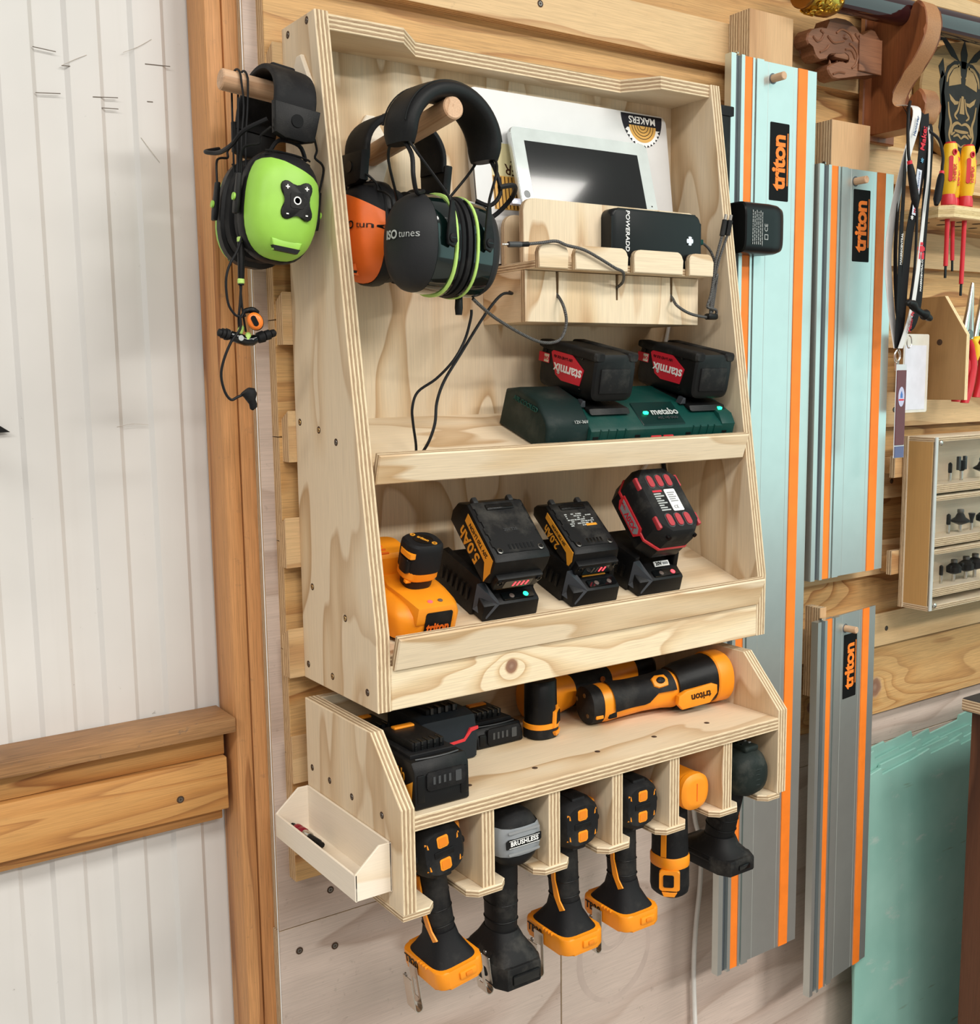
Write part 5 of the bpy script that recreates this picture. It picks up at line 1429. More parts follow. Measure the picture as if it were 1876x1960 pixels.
# ------------------------------------------------------------------ guide rails
label_black = plain('label_black', (14, 14, 15), .6, spec=.3)
anod = plain('anodised_aluminium', (206, 214, 212), .32, .78, var=.02)
anod_d = plain('anodised_groove', (104, 112, 120), .4, .6, var=.03)
rail_orange = plain('rail_strip_orange', (248, 130, 34), .6)
RAIL = [(0, .0), (.0, .0135), (.0105, .0135), (.0105, .006), (.0225, .006), (.0225, .0135), (.030, .0135), (.030, .008), (.0505, .008), (.0505, .011), (.0555, .011), (.0555, .004), (.059, .004),
        (.059, .0115), (.075, .0115), (.0765, .0065), (.0900, .0065), (.0904, .0061), (.0908, .0065), (.150, .0065), (.1504, .0061), (.1508, .0065), (.160, .0065), (.160, .0055), (.1825, .0055), (.1825, .0065), (.2055, .0065), (.2055, .0035), (.062, .002), (.062, .0)]
def guide_rail(label, M, length, label_z, peg_z):
    """local x across, y up from the lower end, z towards the room"""
    o = thing('guide_rail', label, 'guide rail', M, 'track saw guide rails')
    def ext(b, out, y0, y1, bev=0):
        return b.prism(out, 0, y1 - y0, bev, M=frame((0, y0, 0), XA, ZA) @ Matrix.Identity(4) if False else Matrix(((1, 0, 0, 0), (0, 0, 1, y0), (0, 1, 0, 0), (0, 0, 0, 1))))
    ext(B(), RAIL, 0, length).build('extrusion', anod, o, 20)
    ext(B(), rect(.0108, .0061, .0222, .0068), .0005, length - .0005).build('groove_lining', anod_d, o)
    ext(B(), rect(.0303, .0081, .0502, .0098), .0, length).build('glide_strip', rail_orange, o)
    ext(B(), rect(.1602, .0056, .1823, .0078), .0, length).build('glide_strip', rail_orange, o)
    lb = B().prism(rrect(.097, label_z - .0605, .142, label_z + .0605, .002), .0064, .0069).build('label', label_black, o)
    text('triton', .043, rail_orange, lb, T(.1185, label_z, .0071) @ R(90, 'Z'), 'lettering', .035, depth=.0002, sx=.93, space=.93)
    B().box2((.1375, label_z - .036, .0069), (.1395, label_z + .046, .0072)).build('underline', rail_orange, lb)
    pg = B().cyl((.101, peg_z, -.015), (.101, peg_z, .030), .0062, bev=.0008).build('hanging_peg', dowel_wood, o)
    tag(pg, 'wooden peg through the rail')
    B().lathe([(.0085, 0), (.0085, .0003), (.0065, .0004), (.0065, 0)], 18, M=T(.101, peg_z, .0065)).build('peg_hole', anod_d, o)
    B().lathe([(.0035, -.001), (.0035, .001), (.0015, .001), (.0015, -.001)], 12, M=T(.0165, length + .002, .008) @ R(90, 'Y')).build('end_hook', steel, o)
    return o
guide_rail('long silver guide rail with orange strips, tallest one beside the cabinet', frame((.7125, .0165, -.632), XA, ZA), 1.504, 1.354, 1.480)
r_ = math.radians(.62)
guide_rail('short silver guide rail at upper right, to the left of the lanyards', frame((.9265, .0165, .026), V(math.cos(r_), 0, math.sin(r_) * .4), V(-math.sin(r_), 0, math.cos(r_))), .702, .609, .682)
r_ = math.radians(1.6)
guide_rail('short grey guide rail at lower right, in front of the green sheets', frame((.952, .0165, -.756), V(math.cos(r_), .122, .0), V(-math.sin(r_), 0, math.cos(r_))), .705, .605, .678)
blk = wood('block_ply', (214, 174, 130), (204, 160, 116), (180, 134, 92), 'y', freq=3, along=2, across=8, grain=.15)
for nm, x0, x1, z0, z1, yy, lab in (('hanging_block', .768, .868, .80, .949, .018, 'plywood hanging block behind the top of the tallest guide rail'),
                               ('hanging_block', .970, 1.071, .66, .806, .018, 'plywood hanging block behind the top of the upper short guide rail'),
                               ('hanging_block', .986, 1.003, -.20, -.033, .028, 'narrow wooden block behind the top of the lower guide rail')):
    o = thing(nm, lab, 'wood block', (x0, .0625, z0))
    panel('front_layer', rect(0, 0, x1 - x0, z1 - z0), (.0625 - yy) / 2, (0, -(.0625 - yy) / 2, 0), XA, ZA, [blk, edge18], o)
    panel('back_layer', rect(0, 0, x1 - x0, z1 - z0), (.0625 - yy) / 2 - .0003, (0, 0, 0), XA, ZA, [blk, edge18], o)

# ------------------------------------------------------------------ sword on its carved bracket
mahog = wood('bracket_wood', (146, 88, 52), (132, 76, 44), (104, 58, 32), 'y', freq=4, along=1.2, across=8, grain=.25, rough=.4)
mahog_e = wood('bracket_edge', (176, 126, 84), (160, 108, 70), (124, 80, 50), 'x', freq=3, along=2, across=6, grain=.2, rough=.4)
br = thing('sword_bracket', 'brown wooden wall bracket with two curled hooks carrying the sword', 'bracket', (1.113, .0625, .80))
prof_ = smooth([V(0, .075, 0), V(-.04, .232, 0), V(-.047, .190, 0), V(-.062, .172, 0), V(-.081, .178, 0), V(-.086, .200, 0), V(-.098, .206, 0), V(-.112, .190, 0), V(-.116, .155, 0), V(-.098, .118, 0), V(-.060, .074, 0), V(-.052, .048, 0), V(-.068, .034, 0),
                V(-.092, .044, 0), V(-.106, .062, 0), V(-.120, .042, 0), V(-.114, .010, 0), V(-.088, .001, 0), V(-.04, .0, 0)], 4)
out = [(0, -.0), (0, .075), (0, .232), (-.036, .240)] + [(p.x, p.y) for p in prof_[4:]]
panel('hook_plate', out, .046, (0, 0, 0), YA, ZA, [mahog, mahog_e], br, .004)
panel('wall_plate', rect(-.02, -.01, .07, .25), .012, (0, -.0, 0), XA, ZA, [mahog, mahog_e], br, .002).matrix_local = frame((0, -.0, 0), XA, ZA)
lac = plain('dark_lacquer', (44, 16, 20), .08, coat=1.0)
sw = thing('sword_scabbard', 'glossy dark red lacquered sword scabbard resting on the bracket', 'sword', (1.113, -.005, .992))
b = B(); b.loft([sec((x, 0, dz), YA, ZA, .019, .0225, 2.3, 24) for x, dz in ((-.175, -.004), (-.1, -.001), (.1, .004), (.35, .010), (.7, .018))]); b.build('scabbard', lac, sw)
gold = plain('gold_casting', (206, 170, 74), .28, 1.0, grain=.9, gscale=260)
b = B()
b.loft([sec((x, 0, -.006), YA, ZA, a, a * 1.08, 2.1, 28) for x, a in ((-.250, .012), (-.245, .022), (-.232, .027), (-.205, .030), (-.188, .029), (-.176, .024), (-.172, .020))])
pm_ = b.build('pommel', gold, sw)
random.seed(11)
for k in range(46):
    a = random.uniform(0, 2 * PI); x = random.uniform(-.236, -.182); r = random.uniform(.003, .0062)
    B().tube([(x + .005 * math.cos(t) * (1 if k % 2 else .6), .030 * math.cos(a + .16 * math.sin(t)), -.006 + .0325 * math.sin(a + .16 * math.sin(t))) for t in [.7 * i for i in range(8)]], .0016, 5).build('pommel_scroll', gold, pm_)
B().lathe([(.0265, 0), (.028, .002), (.028, .006), (.0265, .008)], 28, M=T(-.252, 0, -.006) @ R(90, 'Y')).build('pommel_cap', plain('bronze', (150, 108, 56), .3, 1.0), sw)

dr = thing('dragon_carving', 'carved brown wooden dragon head facing left beside the sword bracket', 'carving', (.92, .0625, .865))
carve = wood('carving_wood', (140, 92, 64), (124, 78, 52), (96, 58, 38), 'x', freq=5, along=3, across=8, grain=.3, rough=.5)
head = [(-.0099, .0758), (-.0180, .0680), (-.0207, .0563), (-.0160, .050), (-.0037, .0507), (.0000, .0440), (-.0006, .0365), (.005, .032), (.0127, .031), (.024, .0315), (.0309, .0345), (.0331, .0447), (.0418, .0425), (.0518, .0441), (.0640, .0500), (.0757, .0509), (.0860, .0500), (.0897, .0429), (.0870, .0350),
        (.0793, .0314), (.0730, .0370), (.063, .0324), (.0450, .0300), (.034, .0233), (.0330, .0180), (.0372, .0122), (.0460, .006), (.0589, .0051), (.0803, .0113), (.1019, .0185), (.1705, .0266), (.1703, .0838), (.1538, .0982), (.1450, .0990), (.1371, .0939), (.1209, .0829), (.1130, .0870), (.1037, .0937), (.0900, .1020), (.0759, .1042), (.0540, .1030), (.0335, .0973),
        (.0310, .0880), (.029, .0786), (.0190, .0830), (.0081, .0794)]
panel('head', head, .030, (0, -.016, 0), XA, ZA, [carve, carve], dr, .0022)
def dstroke(pts, r=.0022): return B().tube([V(x, -.0462, z) for x, z in pts], r, 6, sub=4)
for pts in ([(.052, .078), (.066, .086), (.086, .082), (.096, .072)], [(.030, .070), (.044, .062), (.058, .064), (.072, .068)], [(.086, .066), (.098, .062), (.108, .050), (.104, .036), (.094, .028)], [(-.006, .064), (.004, .058), (.014, .062), (.020, .072), (.012, .076)],
            [(.100, .084), (.116, .074), (.138, .072), (.158, .078)], [(.046, .012), (.060, .017), (.076, .018)], [(.012, .042), (.026, .048), (.034, .056)], [(.112, .062), (.128, .054), (.132, .040)], [(.140, .060), (.150, .048), (.148, .034)], [(.076, .0555), (.092, .0560), (.102, .044)]):
    dstroke(pts, .0019).build('carved_ridge', carve, dr)
B().loft([sec((.0746, -.046, .0749), XA, ZA, .007, .0042, 2, 16), sec((.0746, -.0485, .0749), XA, ZA, .004, .0024, 2, 16)]).build('eye', carve, dr)
for xx, zz in ((.042, .046), (.060, .049), (.050, .0295), (.068, .034)):
    B().lathe([(.0035, 0), (.0018, .006), (.0002, .009)], 8, M=T(xx, -.035, zz) @ R(180 if zz > .04 else 0, 'X')).build('tooth', carve, dr)
panel('neck_board', rect(.1100, .0262, .1703, .0835), .0035, (0, -.0455, 0), XA, ZA, [carve, carve], dr, .001)
B().box2((.05, -.045, .04), (.1, -.0005, .075), .004).build('mount_block', carve, dr)

# ------------------------------------------------------------------ plaque with a warrior mask
pq = thing('mask_plaque', 'wooden plaque with a black burnt drawing of a grimacing warrior mask', 'plaque', (1.40, .0625, .89))
plq_w = wood('plaque_wood', (166, 132, 84), (150, 116, 70), (118, 88, 52), 'x', freq=5, along=2, across=9, grain=.25)
po = []
for i in range(40):
    a = 2 * PI * i / 40
    po.append((.155 * math.cos(a) * (1 + .03 * math.sin(3 * a)), .112 * math.sin(a) * (1 + .03 * math.cos(5 * a))))
panel('board', po, .018, (0, -.001, 0), XA, ZA, [plq_w, plq_w], pq, .003)
ink = plain('burnt_ink', (40, 40, 38), .7, var=.2)
FP = frame((-.026, -.0192, .004), XA, ZA)
pale_cut = plain('burnt_highlight', (150, 122, 78), .7, var=.12)
def ink_poly(pts, m=None, z=0): B().prism([(x * 1.12, y * 1.08) for x, y in pts], z, z + .0004, M=FP).build('ink_shape', m or ink, pq)
def ink_line(pts, w=.0022):
    P = smooth([V(x, y, 0) for x, y in pts], 5)
    b = B(); vs = []
    for i, p in enumerate(P):
        t = (P[min(i + 1, len(P) - 1)] - P[max(i - 1, 0)]).normalized()
        ww = w * (.35 + .65 * math.sin(PI * (i + .5) / len(P)))
        nrm = V(-t.y, t.x, 0) * ww
        p = V(p.x * 1.12, p.y * 1.08, 0); vs += [p + nrm, p - nrm]
    n_ = len(P)
    b.raw([(v.x, v.y, .0009) for v in vs] + [(v.x, v.y, 0) for v in vs],
          [[2 * i, 2 * i + 1, 2 * i + 3, 2 * i + 2] for i in range(n_ - 1)] + [[2 * n_ + 2 * i, 2 * n_ + 2 * i + 2, 2 * i + 2, 2 * i] for i in range(n_ - 1)] + [[2 * i + 1, 2 * n_ + 2 * i + 1, 2 * n_ + 2 * i + 3, 2 * i + 3] for i in range(n_ - 1)], M=FP)
    b.build('ink_stroke', pale_cut, pq, 0)
sil = [(0, .062), (.026, .060), (.046, .048), (.054, .030), (.060, .0), (.056, -.04), (.060, -.07), (.046, -.092), (.024, -.100), (0, -.104)]
ink_poly(sil + [(-x, y) for x, y in reversed(sil[1:-1])])
for sg in (-1, 1):
    m_ = lambda pts: [(sg * x, y) for x, y in pts]
    ink_poly(m_([(.060, .040), (.066, .020), (.060, -.02), (.064, -.055), (.052, -.085), (.040, -.090), (.047, -.055), (.046, -.02), (.052, .005), (.050, .030)]))
    ink_poly(m_([(.070, .045), (.058, .060), (.052, .035), (.062, .025)]))
    ink_poly(m_([(.012, .060), (.030, .078), (.060, .098), (.088, .092), (.096, .066), (.086, .084), (.062, .088), (.036, .066)]))
    ink_poly(m_([(.006, .024), (.040, .016), (.040, .030), (.028, .046), (.010, .052)]), pale_cut, .0004)
    ink_poly(m_([(.010, -.006), (.020, -.006), (.038, .004), (.034, -.006), (.022, -.013), (.013, -.011)]), pale_cut, .0004)
    ink_line(m_([(.006, .0), (.012, -.02), (.02, -.03), (.012, -.036)]), .0026)
    ink_line(m_([(.040, -.010), (.036, -.03), (.030, -.045), (.034, -.065), (.024, -.08)]), .003)
    ink_line(m_([(.0, -.045), (.012, -.042), (.024, -.048), (.028, -.062), (.018, -.058)]), .0032)
    ink_line(m_([(.0, -.068), (.010, -.062), (.022, -.066)]), .0024)
    ink_line(m_([(.0, -.082), (.014, -.078), (.026, -.084), (.03, -.096)]), .003)
    ink_line(m_([(.010, .052), (.028, .050), (.042, .036), (.046, .022)]), .003)
    ink_line(m_([(.006, .034), (.016, .044), (.014, .056)]), .0024)
ink_poly([(-.006, .050), (.006, .050), (.010, .075), (.0, .098), (-.010, .075)])
ink_poly([(-.003, .004), (.003, .004), (.007, -.026), (-.007, -.026)], pale_cut, .0004)
ink_line([(-.02, -.055), (0, -.056), (.02, -.055)], .003)

# ------------------------------------------------------------------ lanyards on the lower hook
def ribbon(b, pts, w, tw=None, t=.0009):
    """flat strap through points; tw = width directions"""
    P = smooth(pts, 5)
    n = len(P)
    secs = []
    for i, p in enumerate(P):
        f = i / (n - 1)
        a = (tw[0] + (tw[1] - tw[0]) * f) if tw else 0
        d = V(math.cos(a), math.sin(a), 0)
        tg = (P[min(i + 1, n - 1)] - P[max(i - 1, 0)]).normalized()
        nn = tg.cross(d).normalized()
        secs.append([p - d * w / 2 - nn * t / 2, p + d * w / 2 - nn * t / 2, p + d * w / 2 + nn * t / 2, p - d * w / 2 + nn * t / 2])
    return b.loft(secs)
HX = 1.132
white_strap = plain('white_strap', (226, 224, 222), .6)
black_strap = plain('black_strap', (22, 22, 24), .7, grain=.3)
def lanyard(label, mat, front, back, w, prints=(), group=None, base=(1.10, -.06, .80)):
    o = thing('lanyard', label, 'lanyard', base)
    bb = Vector(base)
    ribbon(B(), [Vector(p) - bb for p in front], w, (-.25, .1)).build('strap', mat, o)
    ribbon(B(), [Vector(p) - bb for p in back], w, (.5, .2)).build('strap', mat, o)
    for s_, size, m, p, ang, bold in prints:
        text(s_, size, m, o, T(*(Vector(p) - bb)) @ frame((0, 0, 0), XA, ZA) @ R(ang, 'Z'), 'lettering', bold, depth=.0004)
    return o
l1 = lanyard('black lanyard with red Make lettering hanging from the bracket\'s lower hook', black_strap,
        [(1.125, -.020, .838), (1.120, -.050, .826), (1.109, -.0605, .78), (1.098, -.062, .70), (1.078, -.062, .62), (1.072, -.060, .54), (1.068, -.060, .48), (1.060, -.060, .425)],
        [(1.105, -.020, .836), (1.082, -.050, .80), (1.062, -.060, .72), (1.055, -.062, .62), (1.055, -.062, .52), (1.058, -.060, .425)], .019,
        [('Make:', .017, redmat, (1.107, -.0622, .775), 83, .02), ('*', .018, plain('blue_print', (90, 150, 180), .5), (1.103, -.0635, .735), 0, .02), ('MAKERSCENTRAL', .0065, white, (1.0555, -.0632, .59), 88, .01), ('*', .016, white, (1.080, -.0640, .64), 0, .02)])
l2 = lanyard('white lanyard with Maker Faire Hannover print hanging from the lower hook', white_strap,
        [(1.098, -.020, .836), (1.086, -.060, .822), (1.074, -.066, .785), (1.066, -.060, .745), (1.054, -.048, .66), (1.046, -.044, .58), (1.052, -.050, .49), (1.056, -.060, .425)],
        [(1.132, -.020, .836), (1.128, -.055, .80), (1.118, -.066, .72), (1.106, -.069, .655), (1.100, -.069, .60), (1.092, -.069, .54), (1.080, -.068, .48), (1.062, -.063, .425)], .018,
        [('Hannover', .0085, plain('blue_print2', (92, 112, 150), .5), (1.0735, -.0705, .790), 74, .01), ('Maker Faire', .0095, redmat, (1.0815, -.0700, .475), 76, .015)])
tg_ = B(); tg_.prism(rect(-.0065, -.038, .0065, .038), 0, .0006)
tgm = tg_.build('woven_tag', plain('tag_blue_white', (206, 212, 224), .6), l1); tgm.matrix_local = T(-.0105, -.0045, -.115) @ frame((0, 0, 0), XA, ZA) @ R(-8, 'Z')
text('Maker Faire', .0085, redmat, tgm, T(0, -.014, .0008) @ R(90, 'Z'), 'lettering', .01, depth=.0002)
text('Hannover', .0078, plain('blue_print3', (92, 112, 150), .5), tgm, T(0, .02, .0008) @ R(90, 'Z'), 'lettering', .0, depth=.0002)
rb = B()
for (x0, z0, x1, z1) in ((-.007, .002, .007, .012), (-.005, .013, .005, .018), (-.009, -.010, -.002, .001), (.002, -.010, .009, .001), (-.010, .004, -.007, .010), (.007, .004, .010, .010)):
    rb.box2((x0, z0, 0), (x1, z1, .0006), .0015, 1)
rbo = rb.build('robot_print', redmat, l2); rbo.matrix_local = T(-.0012, -.0105, -.215) @ frame((0, 0, 0), XA, ZA)
l3 = lanyard('black lanyard with white website lettering, rightmost on the hook', black_strap,
        [(1.145, -.020, .836), (1.140, -.048, .80), (1.128, -.058, .72), (1.120, -.060, .64), (1.116, -.060, .56), (1.112, -.060, .50), (1.100, -.058, .462), (1.082, -.056, .452)],
        [(1.118, -.020, .834), (1.100, -.044, .79), (1.072, -.046, .70), (1.060, -.048, .60), (1.066, -.050, .50), (1.078, -.052, .452)], .017,
        [('MAKERSCENTRAL.CO.UK', .0058, white, (1.1165, -.0612, .555), 88, .01)])
# clasps and badges
for o, (x, z) in ((l1, (-.041, -.378)), (l2, (-.044, -.381))):
    B().tube([(x + .007 * math.cos(t), -.001, z - .008 + .010 * math.sin(t)) for t in [2 * PI * i / 16 for i in range(17)]], .0010, 6).build('ring', steel, o)
    B().cyl((x, -.001, z - .018), (x, -.001, z - .032), .0032, .0022, 10).build('clasp', steel, o)
B().tube([(-.004, .006, -.352), (.004, .006, -.356), (.006, .006, -.368), (-.002, .006, -.374), (-.007, .006, -.366), (-.004, .006, -.352)], .0011, 6, sub=4).build('clasp', steel, l3)
bg_ = thing('badge', 'dark red visitor badge with oval emblem hanging below the lanyards', 'badge', (1.064, -.066, .388))
B().box2((-.013, -.001, -.128), (.013, .0, .0), .0006, 1).build('card', plain('badge_red', (92, 20, 30), .25), bg_)
B().box2((-.0145, .0002, -.150), (.0145, .0012, .010), .0006, 1).build('sleeve', plain('sleeve_clear', (196, 200, 204), .15), bg_)
Fb_ = frame((0, -.0012, -.045), XA, ZA)
em = B().prism([(.0085 * math.cos(2 * PI * i / 24), .017 * math.sin(2 * PI * i / 24)) for i in range(24)], 0, .0003, M=Fb_).build('emblem', plain('emblem_lilac', (186, 186, 214), .4), bg_)
B().prism([(-.003, -.002), (.003, -.002), (.0028, .004), (0, .010), (-.0028, .004)], .0003, .0006, M=Fb_).build('emblem_mark', plain('emblem_blue', (62, 106, 176), .4), em)
B().box2((-.007, -.0065, .0003), (.007, -.004, .0006)).build('emblem_bar', redmat, em).matrix_local = Fb_
B().box2((-.0125, -.0012, -.149), (.0125, -.0002, -.130)).build('blue_card', plain('badge_blue', (86, 92, 130), .4), bg_)
wcd = thing('card_holder', 'clear pouch with blank white card hanging right of the lanyards', 'card holder', (1.176, -.014, .43))
B().prism(rrect(-.036, -.118, .038, .022, .004), 0, .0012, M=XZ(0, 0, 0)).build('pouch', plain('pouch_clear', (214, 208, 196), .2), wcd)
B().prism(rect(-.033, -.113, .030, .002), .0012, .0018, M=XZ(0, 0, 0)).build('card', plain('card_white', (216, 216, 226), .5), wcd)
B().tube([(-.030, 0, .02), (-.05, -.012, .03), (-.07, -.03, .026)], .0008, 6, sub=4).build('cord', steel, wcd)
# banded cord with dark rods
bc = thing('banded_earplugs', 'black corded band with red collars and rubber bar among the lanyards', 'earplugs', (1.10, -.08, .80))
def bcl(pts): return [V(*p) - V(1.10, -.08, .80) for p in pts]
B().tube(bcl([(1.076, -.055, .832), (1.052, -.070, .815), (1.043, -.076, .78), (1.041, -.080, .742), (1.043, -.082, .725)]), .0026, 8, sub=4).build('cord', cable, bc)
B().tube(bcl([(1.122, -.060, .790), (1.138, -.070, .775), (1.139, -.078, .748), (1.133, -.082, .730), (1.127, -.085, .716)]), .0026, 8, sub=4).build('cord', cable, bc)
for p, q in (((1.043, -.082, .725), (1.054, -.090, .655)), ((1.127, -.085, .716), (1.105, -.092, .662))):
    a, c = bcl([p, q]); d = (c - a)
    B().tube([a, a + d * .04, a + d * .2, a + d * .8, c], [.0035, .0048, .0062, .0068, .0035], 14).build('foam_rod', black2, bc)
    B().tube([a - d * .06, a + d * .03], .0042, 12).build('red_collar', redmat, bc)
B().tube(bcl([(1.054, -.090, .655), (1.056, -.090, .64), (1.058, -.088, .56), (1.060, -.080, .50)]), .0022, 8, sub=4).build('cord', cable, bc)
B().tube(bcl([(1.034, -.092, .497), (1.038, -.092, .499), (1.05, -.092, .497), (1.058, -.092, .490), (1.072, -.092, .484), (1.084, -.092, .481), (1.09, -.092, .478), (1.102, -.092, .474)]), [.003, .0055, .0075, .0058, .006, .009, .006, .0045], 14, sub=2).build('rubber_bar', black, bc)

# ------------------------------------------------------------------ screwdriver shelf
ss = thing('tool_shelf', 'small wooden shelf with holes holding the red and yellow screwdrivers', 'shelf', (1.20, .0625, .654))
so = [(0, 0), (.6, 0), (.6, -.1135), (.02, -.1135), (0, -.095)]
panel('board', so, .0225, (0, 0, 0), XA, YA, [cleat_wood, plyedge('shelf_edge', .0225, (226, 206, 160), (196, 170, 120), 3)], ss, .002)
for k in range(4):
    for yy in (-.045, -.085):
        B().lathe([(.0085, -.0004), (.0085, .0), (.0, .0)], 18, M=T(.035 + .05 * k, yy, .0)).build('hole', hole, ss)
    B().lathe([(.0085, 0), (.0085, .0003), (.0, .0003)], 18, M=T(.085 + .05 * k, -.03, .0224)).build('hole', hole, ss)
yel = plain('handle_yellow', (238, 190, 34), .4)
rdh = plain('handle_red', (206, 40, 52), .4)
for x, y, sc, tilt, lab, slot in ((1.226, -.034, 1.0, 0, 'left red and yellow screwdriver standing in the small shelf', 1), (1.262, -.020, .92, -3, 'middle red and yellow screwdriver, partly behind the other two', 0), (1.275, -.036, 1.0, 1, 'right red and yellow screwdriver with the longest shaft', 2)):
    o = thing('screwdriver', lab, 'screwdriver', T(x, y, .677) @ R(tilt, 'Y') @ Matrix.Diagonal((sc, sc, sc, 1)), 'insulated screwdrivers in the shelf')
    B().lathe([(.0075, .0), (.0125, .001), (.0125, .012), (.0105, .020)], 20).build('ferrule', rdh, o)
    h = B().lathe([(.0105, .019), (.0128, .026), (.0152, .055), (.0152, .070), (.0128, .088), (.0118, .100), (.0105, .106)], 24).build('handle', yel, o)
    B().lathe([(.0106, .1055), (.0085, .109), (.0, .110)], 20).build('end_cap', rdh, o)
    for a in (-2.4, -.5, 1.4):
        B().prism(rrect(-.0035, -.022, .0035, .022, .003), -.003, .0012, .0008, M=frame((.0142 * math.cos(a), .0142 * math.sin(a), .062), (-math.sin(a), math.cos(a), 0), ZA)).build('soft_grip', rdh, h)
    Fh = frame((-.0055, -.0128, .09), (.92, -.38, 0), ZA)
    hl = B().lathe([(.0048, -.001), (.0048, .0012), (.003, .0012), (.003, -.001)], 16, M=Fh @ Matrix.Diagonal((.85, 1.15, 1, 1))).build('hanging_hole', redmat, h)
    text('KNIPEX', .0085, redmat, h, frame((-.0055, -.0143, .055), (.92, -.38, 0), ZA) @ T(0, 0, .0012) @ R(90, 'Z'), 'lettering', .02, depth=.0003)
    ln = (.10, .105, .135)[slot if slot < 2 else 2] if slot else .10
    B().lathe([(.0046, .0), (.0046, -.022), (.0040, -.03), (.0040, -ln), (.0, -ln)], 14).build('insulated_shaft', rdh, o)
    B().box((0, 0, -ln - .010), (.0055, .0022, .022), .0004).build('tip', black, o)

# ------------------------------------------------------------------ pliers rack
pr_ = thing('pliers_rack', 'plywood pliers rack with cut-off front corner below the screwdrivers', 'tool rack', (1.25, .0625, .333))
mdf = wood('rack_side_ply', (176, 138, 92), (166, 128, 84), (146, 110, 70), 'y', freq=3, along=1.5, across=5, grain=.12)
panel('side_panel', [(0, 0), (-.129, 0), (-.1285, .117), (-.082, .188), (-.0, .188)], .010, (0, 0, 0), YA, ZA, [mdf, plyedge('rack_edge', .010, (236, 218, 176), (212, 186, 136), 3)], pr_)
panel('cross_plate', rect(.010, .03, .4, .12), .010, (0, -.05, 0), XA, ZA, [cleat_wood, edge9], pr_)
screw(pr_, frame((-.0001, -.075, .105), (0, -1, 0), ZA), .0045, hole)
dowel('peg', (-.012, -.055, .157), (-.052, -.060, .158), .0042, pr_)
for x, y, z, s_, lab in ((1.300, -.035, .452, 1.0, 'red and yellow handled pliers with long steel jaws in the rack'), (1.345, -.030, .455, .95, 'steel-jawed pliers at the right edge of the rack')):
    o = thing('pliers', lab, 'pliers', T(x, y, z) @ R(6, 'Y') @ Matrix.Diagonal((s_, s_, s_, 1)))
    for sx in (-1, 1):
        B().loft([sec((sx * xx, 0, zz), XA, YA, a, .006 * q, 2.5, 14) for xx, zz, a, q in ((.010, -.012, .008, 1), (.0075, .012, .0075, 1), (.004, .045, .0045, .8), (.0022, .085, .0022, .5), (.0015, .094, .0012, .3))]).build('jaw', steel, o)
        h = B().loft([sec((sx * xx, 0, zz), XA, YA, a, a * 1.05, 2.3, 16) for xx, zz, a in ((.008, -.010, .007), (.020, -.03, .0085), (.026, -.06, .009), (.022, -.10, .0085), (.014, -.125, .007))]).build('handle', rdh, o)
        B().loft([sec((sx * xx + .001, -.0035, zz), XA, YA, a, a, 2.3, 16) for xx, zz, a in ((.010, -.008, .007), (.021, -.018, .009), (.026, -.034, .0085), (.027, -.045, .005))]).build('grip_guard', yel, h)
    B().cyl((0, -.008, 0), (0, .008, 0), .0085, bev=.001).build('pivot', steel_d, o)

# ------------------------------------------------------------------ router bit case
cs = thing('router_bit_case', 'plywood wall case with clear front holding rows of router bits', 'bit case', (1.20, .015, -.055))
ochre = wood('case_side', (196, 156, 100), (188, 148, 92), (168, 128, 76), 'y', freq=3, along=1, across=4, grain=.08)
palew = wood('case_pale', (222, 206, 182), (212, 194, 168), (190, 168, 140), 'x', freq=3, along=2, across=8, grain=.1)
panel('side_panel', rect(-.056, .009, -.004, .313), .009, (0, 0, 0), YA, ZA, [ochre, edge9], cs)
panel('back_panel', rect(-.002, 0, .5, .322), .010, (0, .004, 0), XA, ZA, [palew, edge9], cs)
panel('top_panel', rect(0, -.058, .5, -.005), .009, (0, 0, .313), XA, YA, [palew, edge9], cs)
panel('bottom_panel', rect(0, -.058, .5, -.005), .009, (0, 0, .0), XA, YA, [palew, edge9], cs)
for z0 in (.022, .117, .217):
    panel('bit_shelf', rect(.009, -.050, .5, -.006), .016, (0, 0, z0), XA, YA, [palew, edge9], cs)
    if z0 > .05: panel('divider_shelf', rect(.009, -.054, .5, -.006), .009, (0, 0, z0 - .014), XA, YA, [palew, edge9], cs)
s = Nodes('clear_acrylic')
s.b.inputs['Base Color'].default_value = (1, 1, 1, 1); s.b.inputs['Roughness'].default_value = .02
s.b.inputs['Transmission Weight'].default_value = 1.0; s.b.inputs['IOR'].default_value = 1.03; s.b.inputs['Specular IOR Level'].default_value = .2
acry = s.m
B().box2((.001, -.0612, .0005), (.5, -.0585, .3215), .0004, 1).build('clear_front', acry, cs)
B().box2((.0005, -.0618, .0005), (.0085, -.0584, .3215), .0008, 1).build('edge_strip', plain('strip_grey', (186, 190, 188), .3), cs)
for z in (.010, .311):
    B().lathe([(.0048, 0), (.0046, .0016), (.003, .003), (0, .0034)], 16, M=frame((.016, -.0612, z), XA, ZA)).build('dome_screw', steel, cs)
for z0, zh in ((.245, .04), (.062, .045)):
    panel('cleat_stub', rect(-.022, z0, .02, z0 + zh), .012, (0, .018, 0), XA, ZA, [cleat_wood, edge12], cs)
for z0 in (.062, .25):
    B().box2((.0, .018, z0), (.06, .047, z0 + .03), .001).build('spacer', cleat_wood, cs)
bit_black = plain('bit_black', (32, 32, 32), .45)
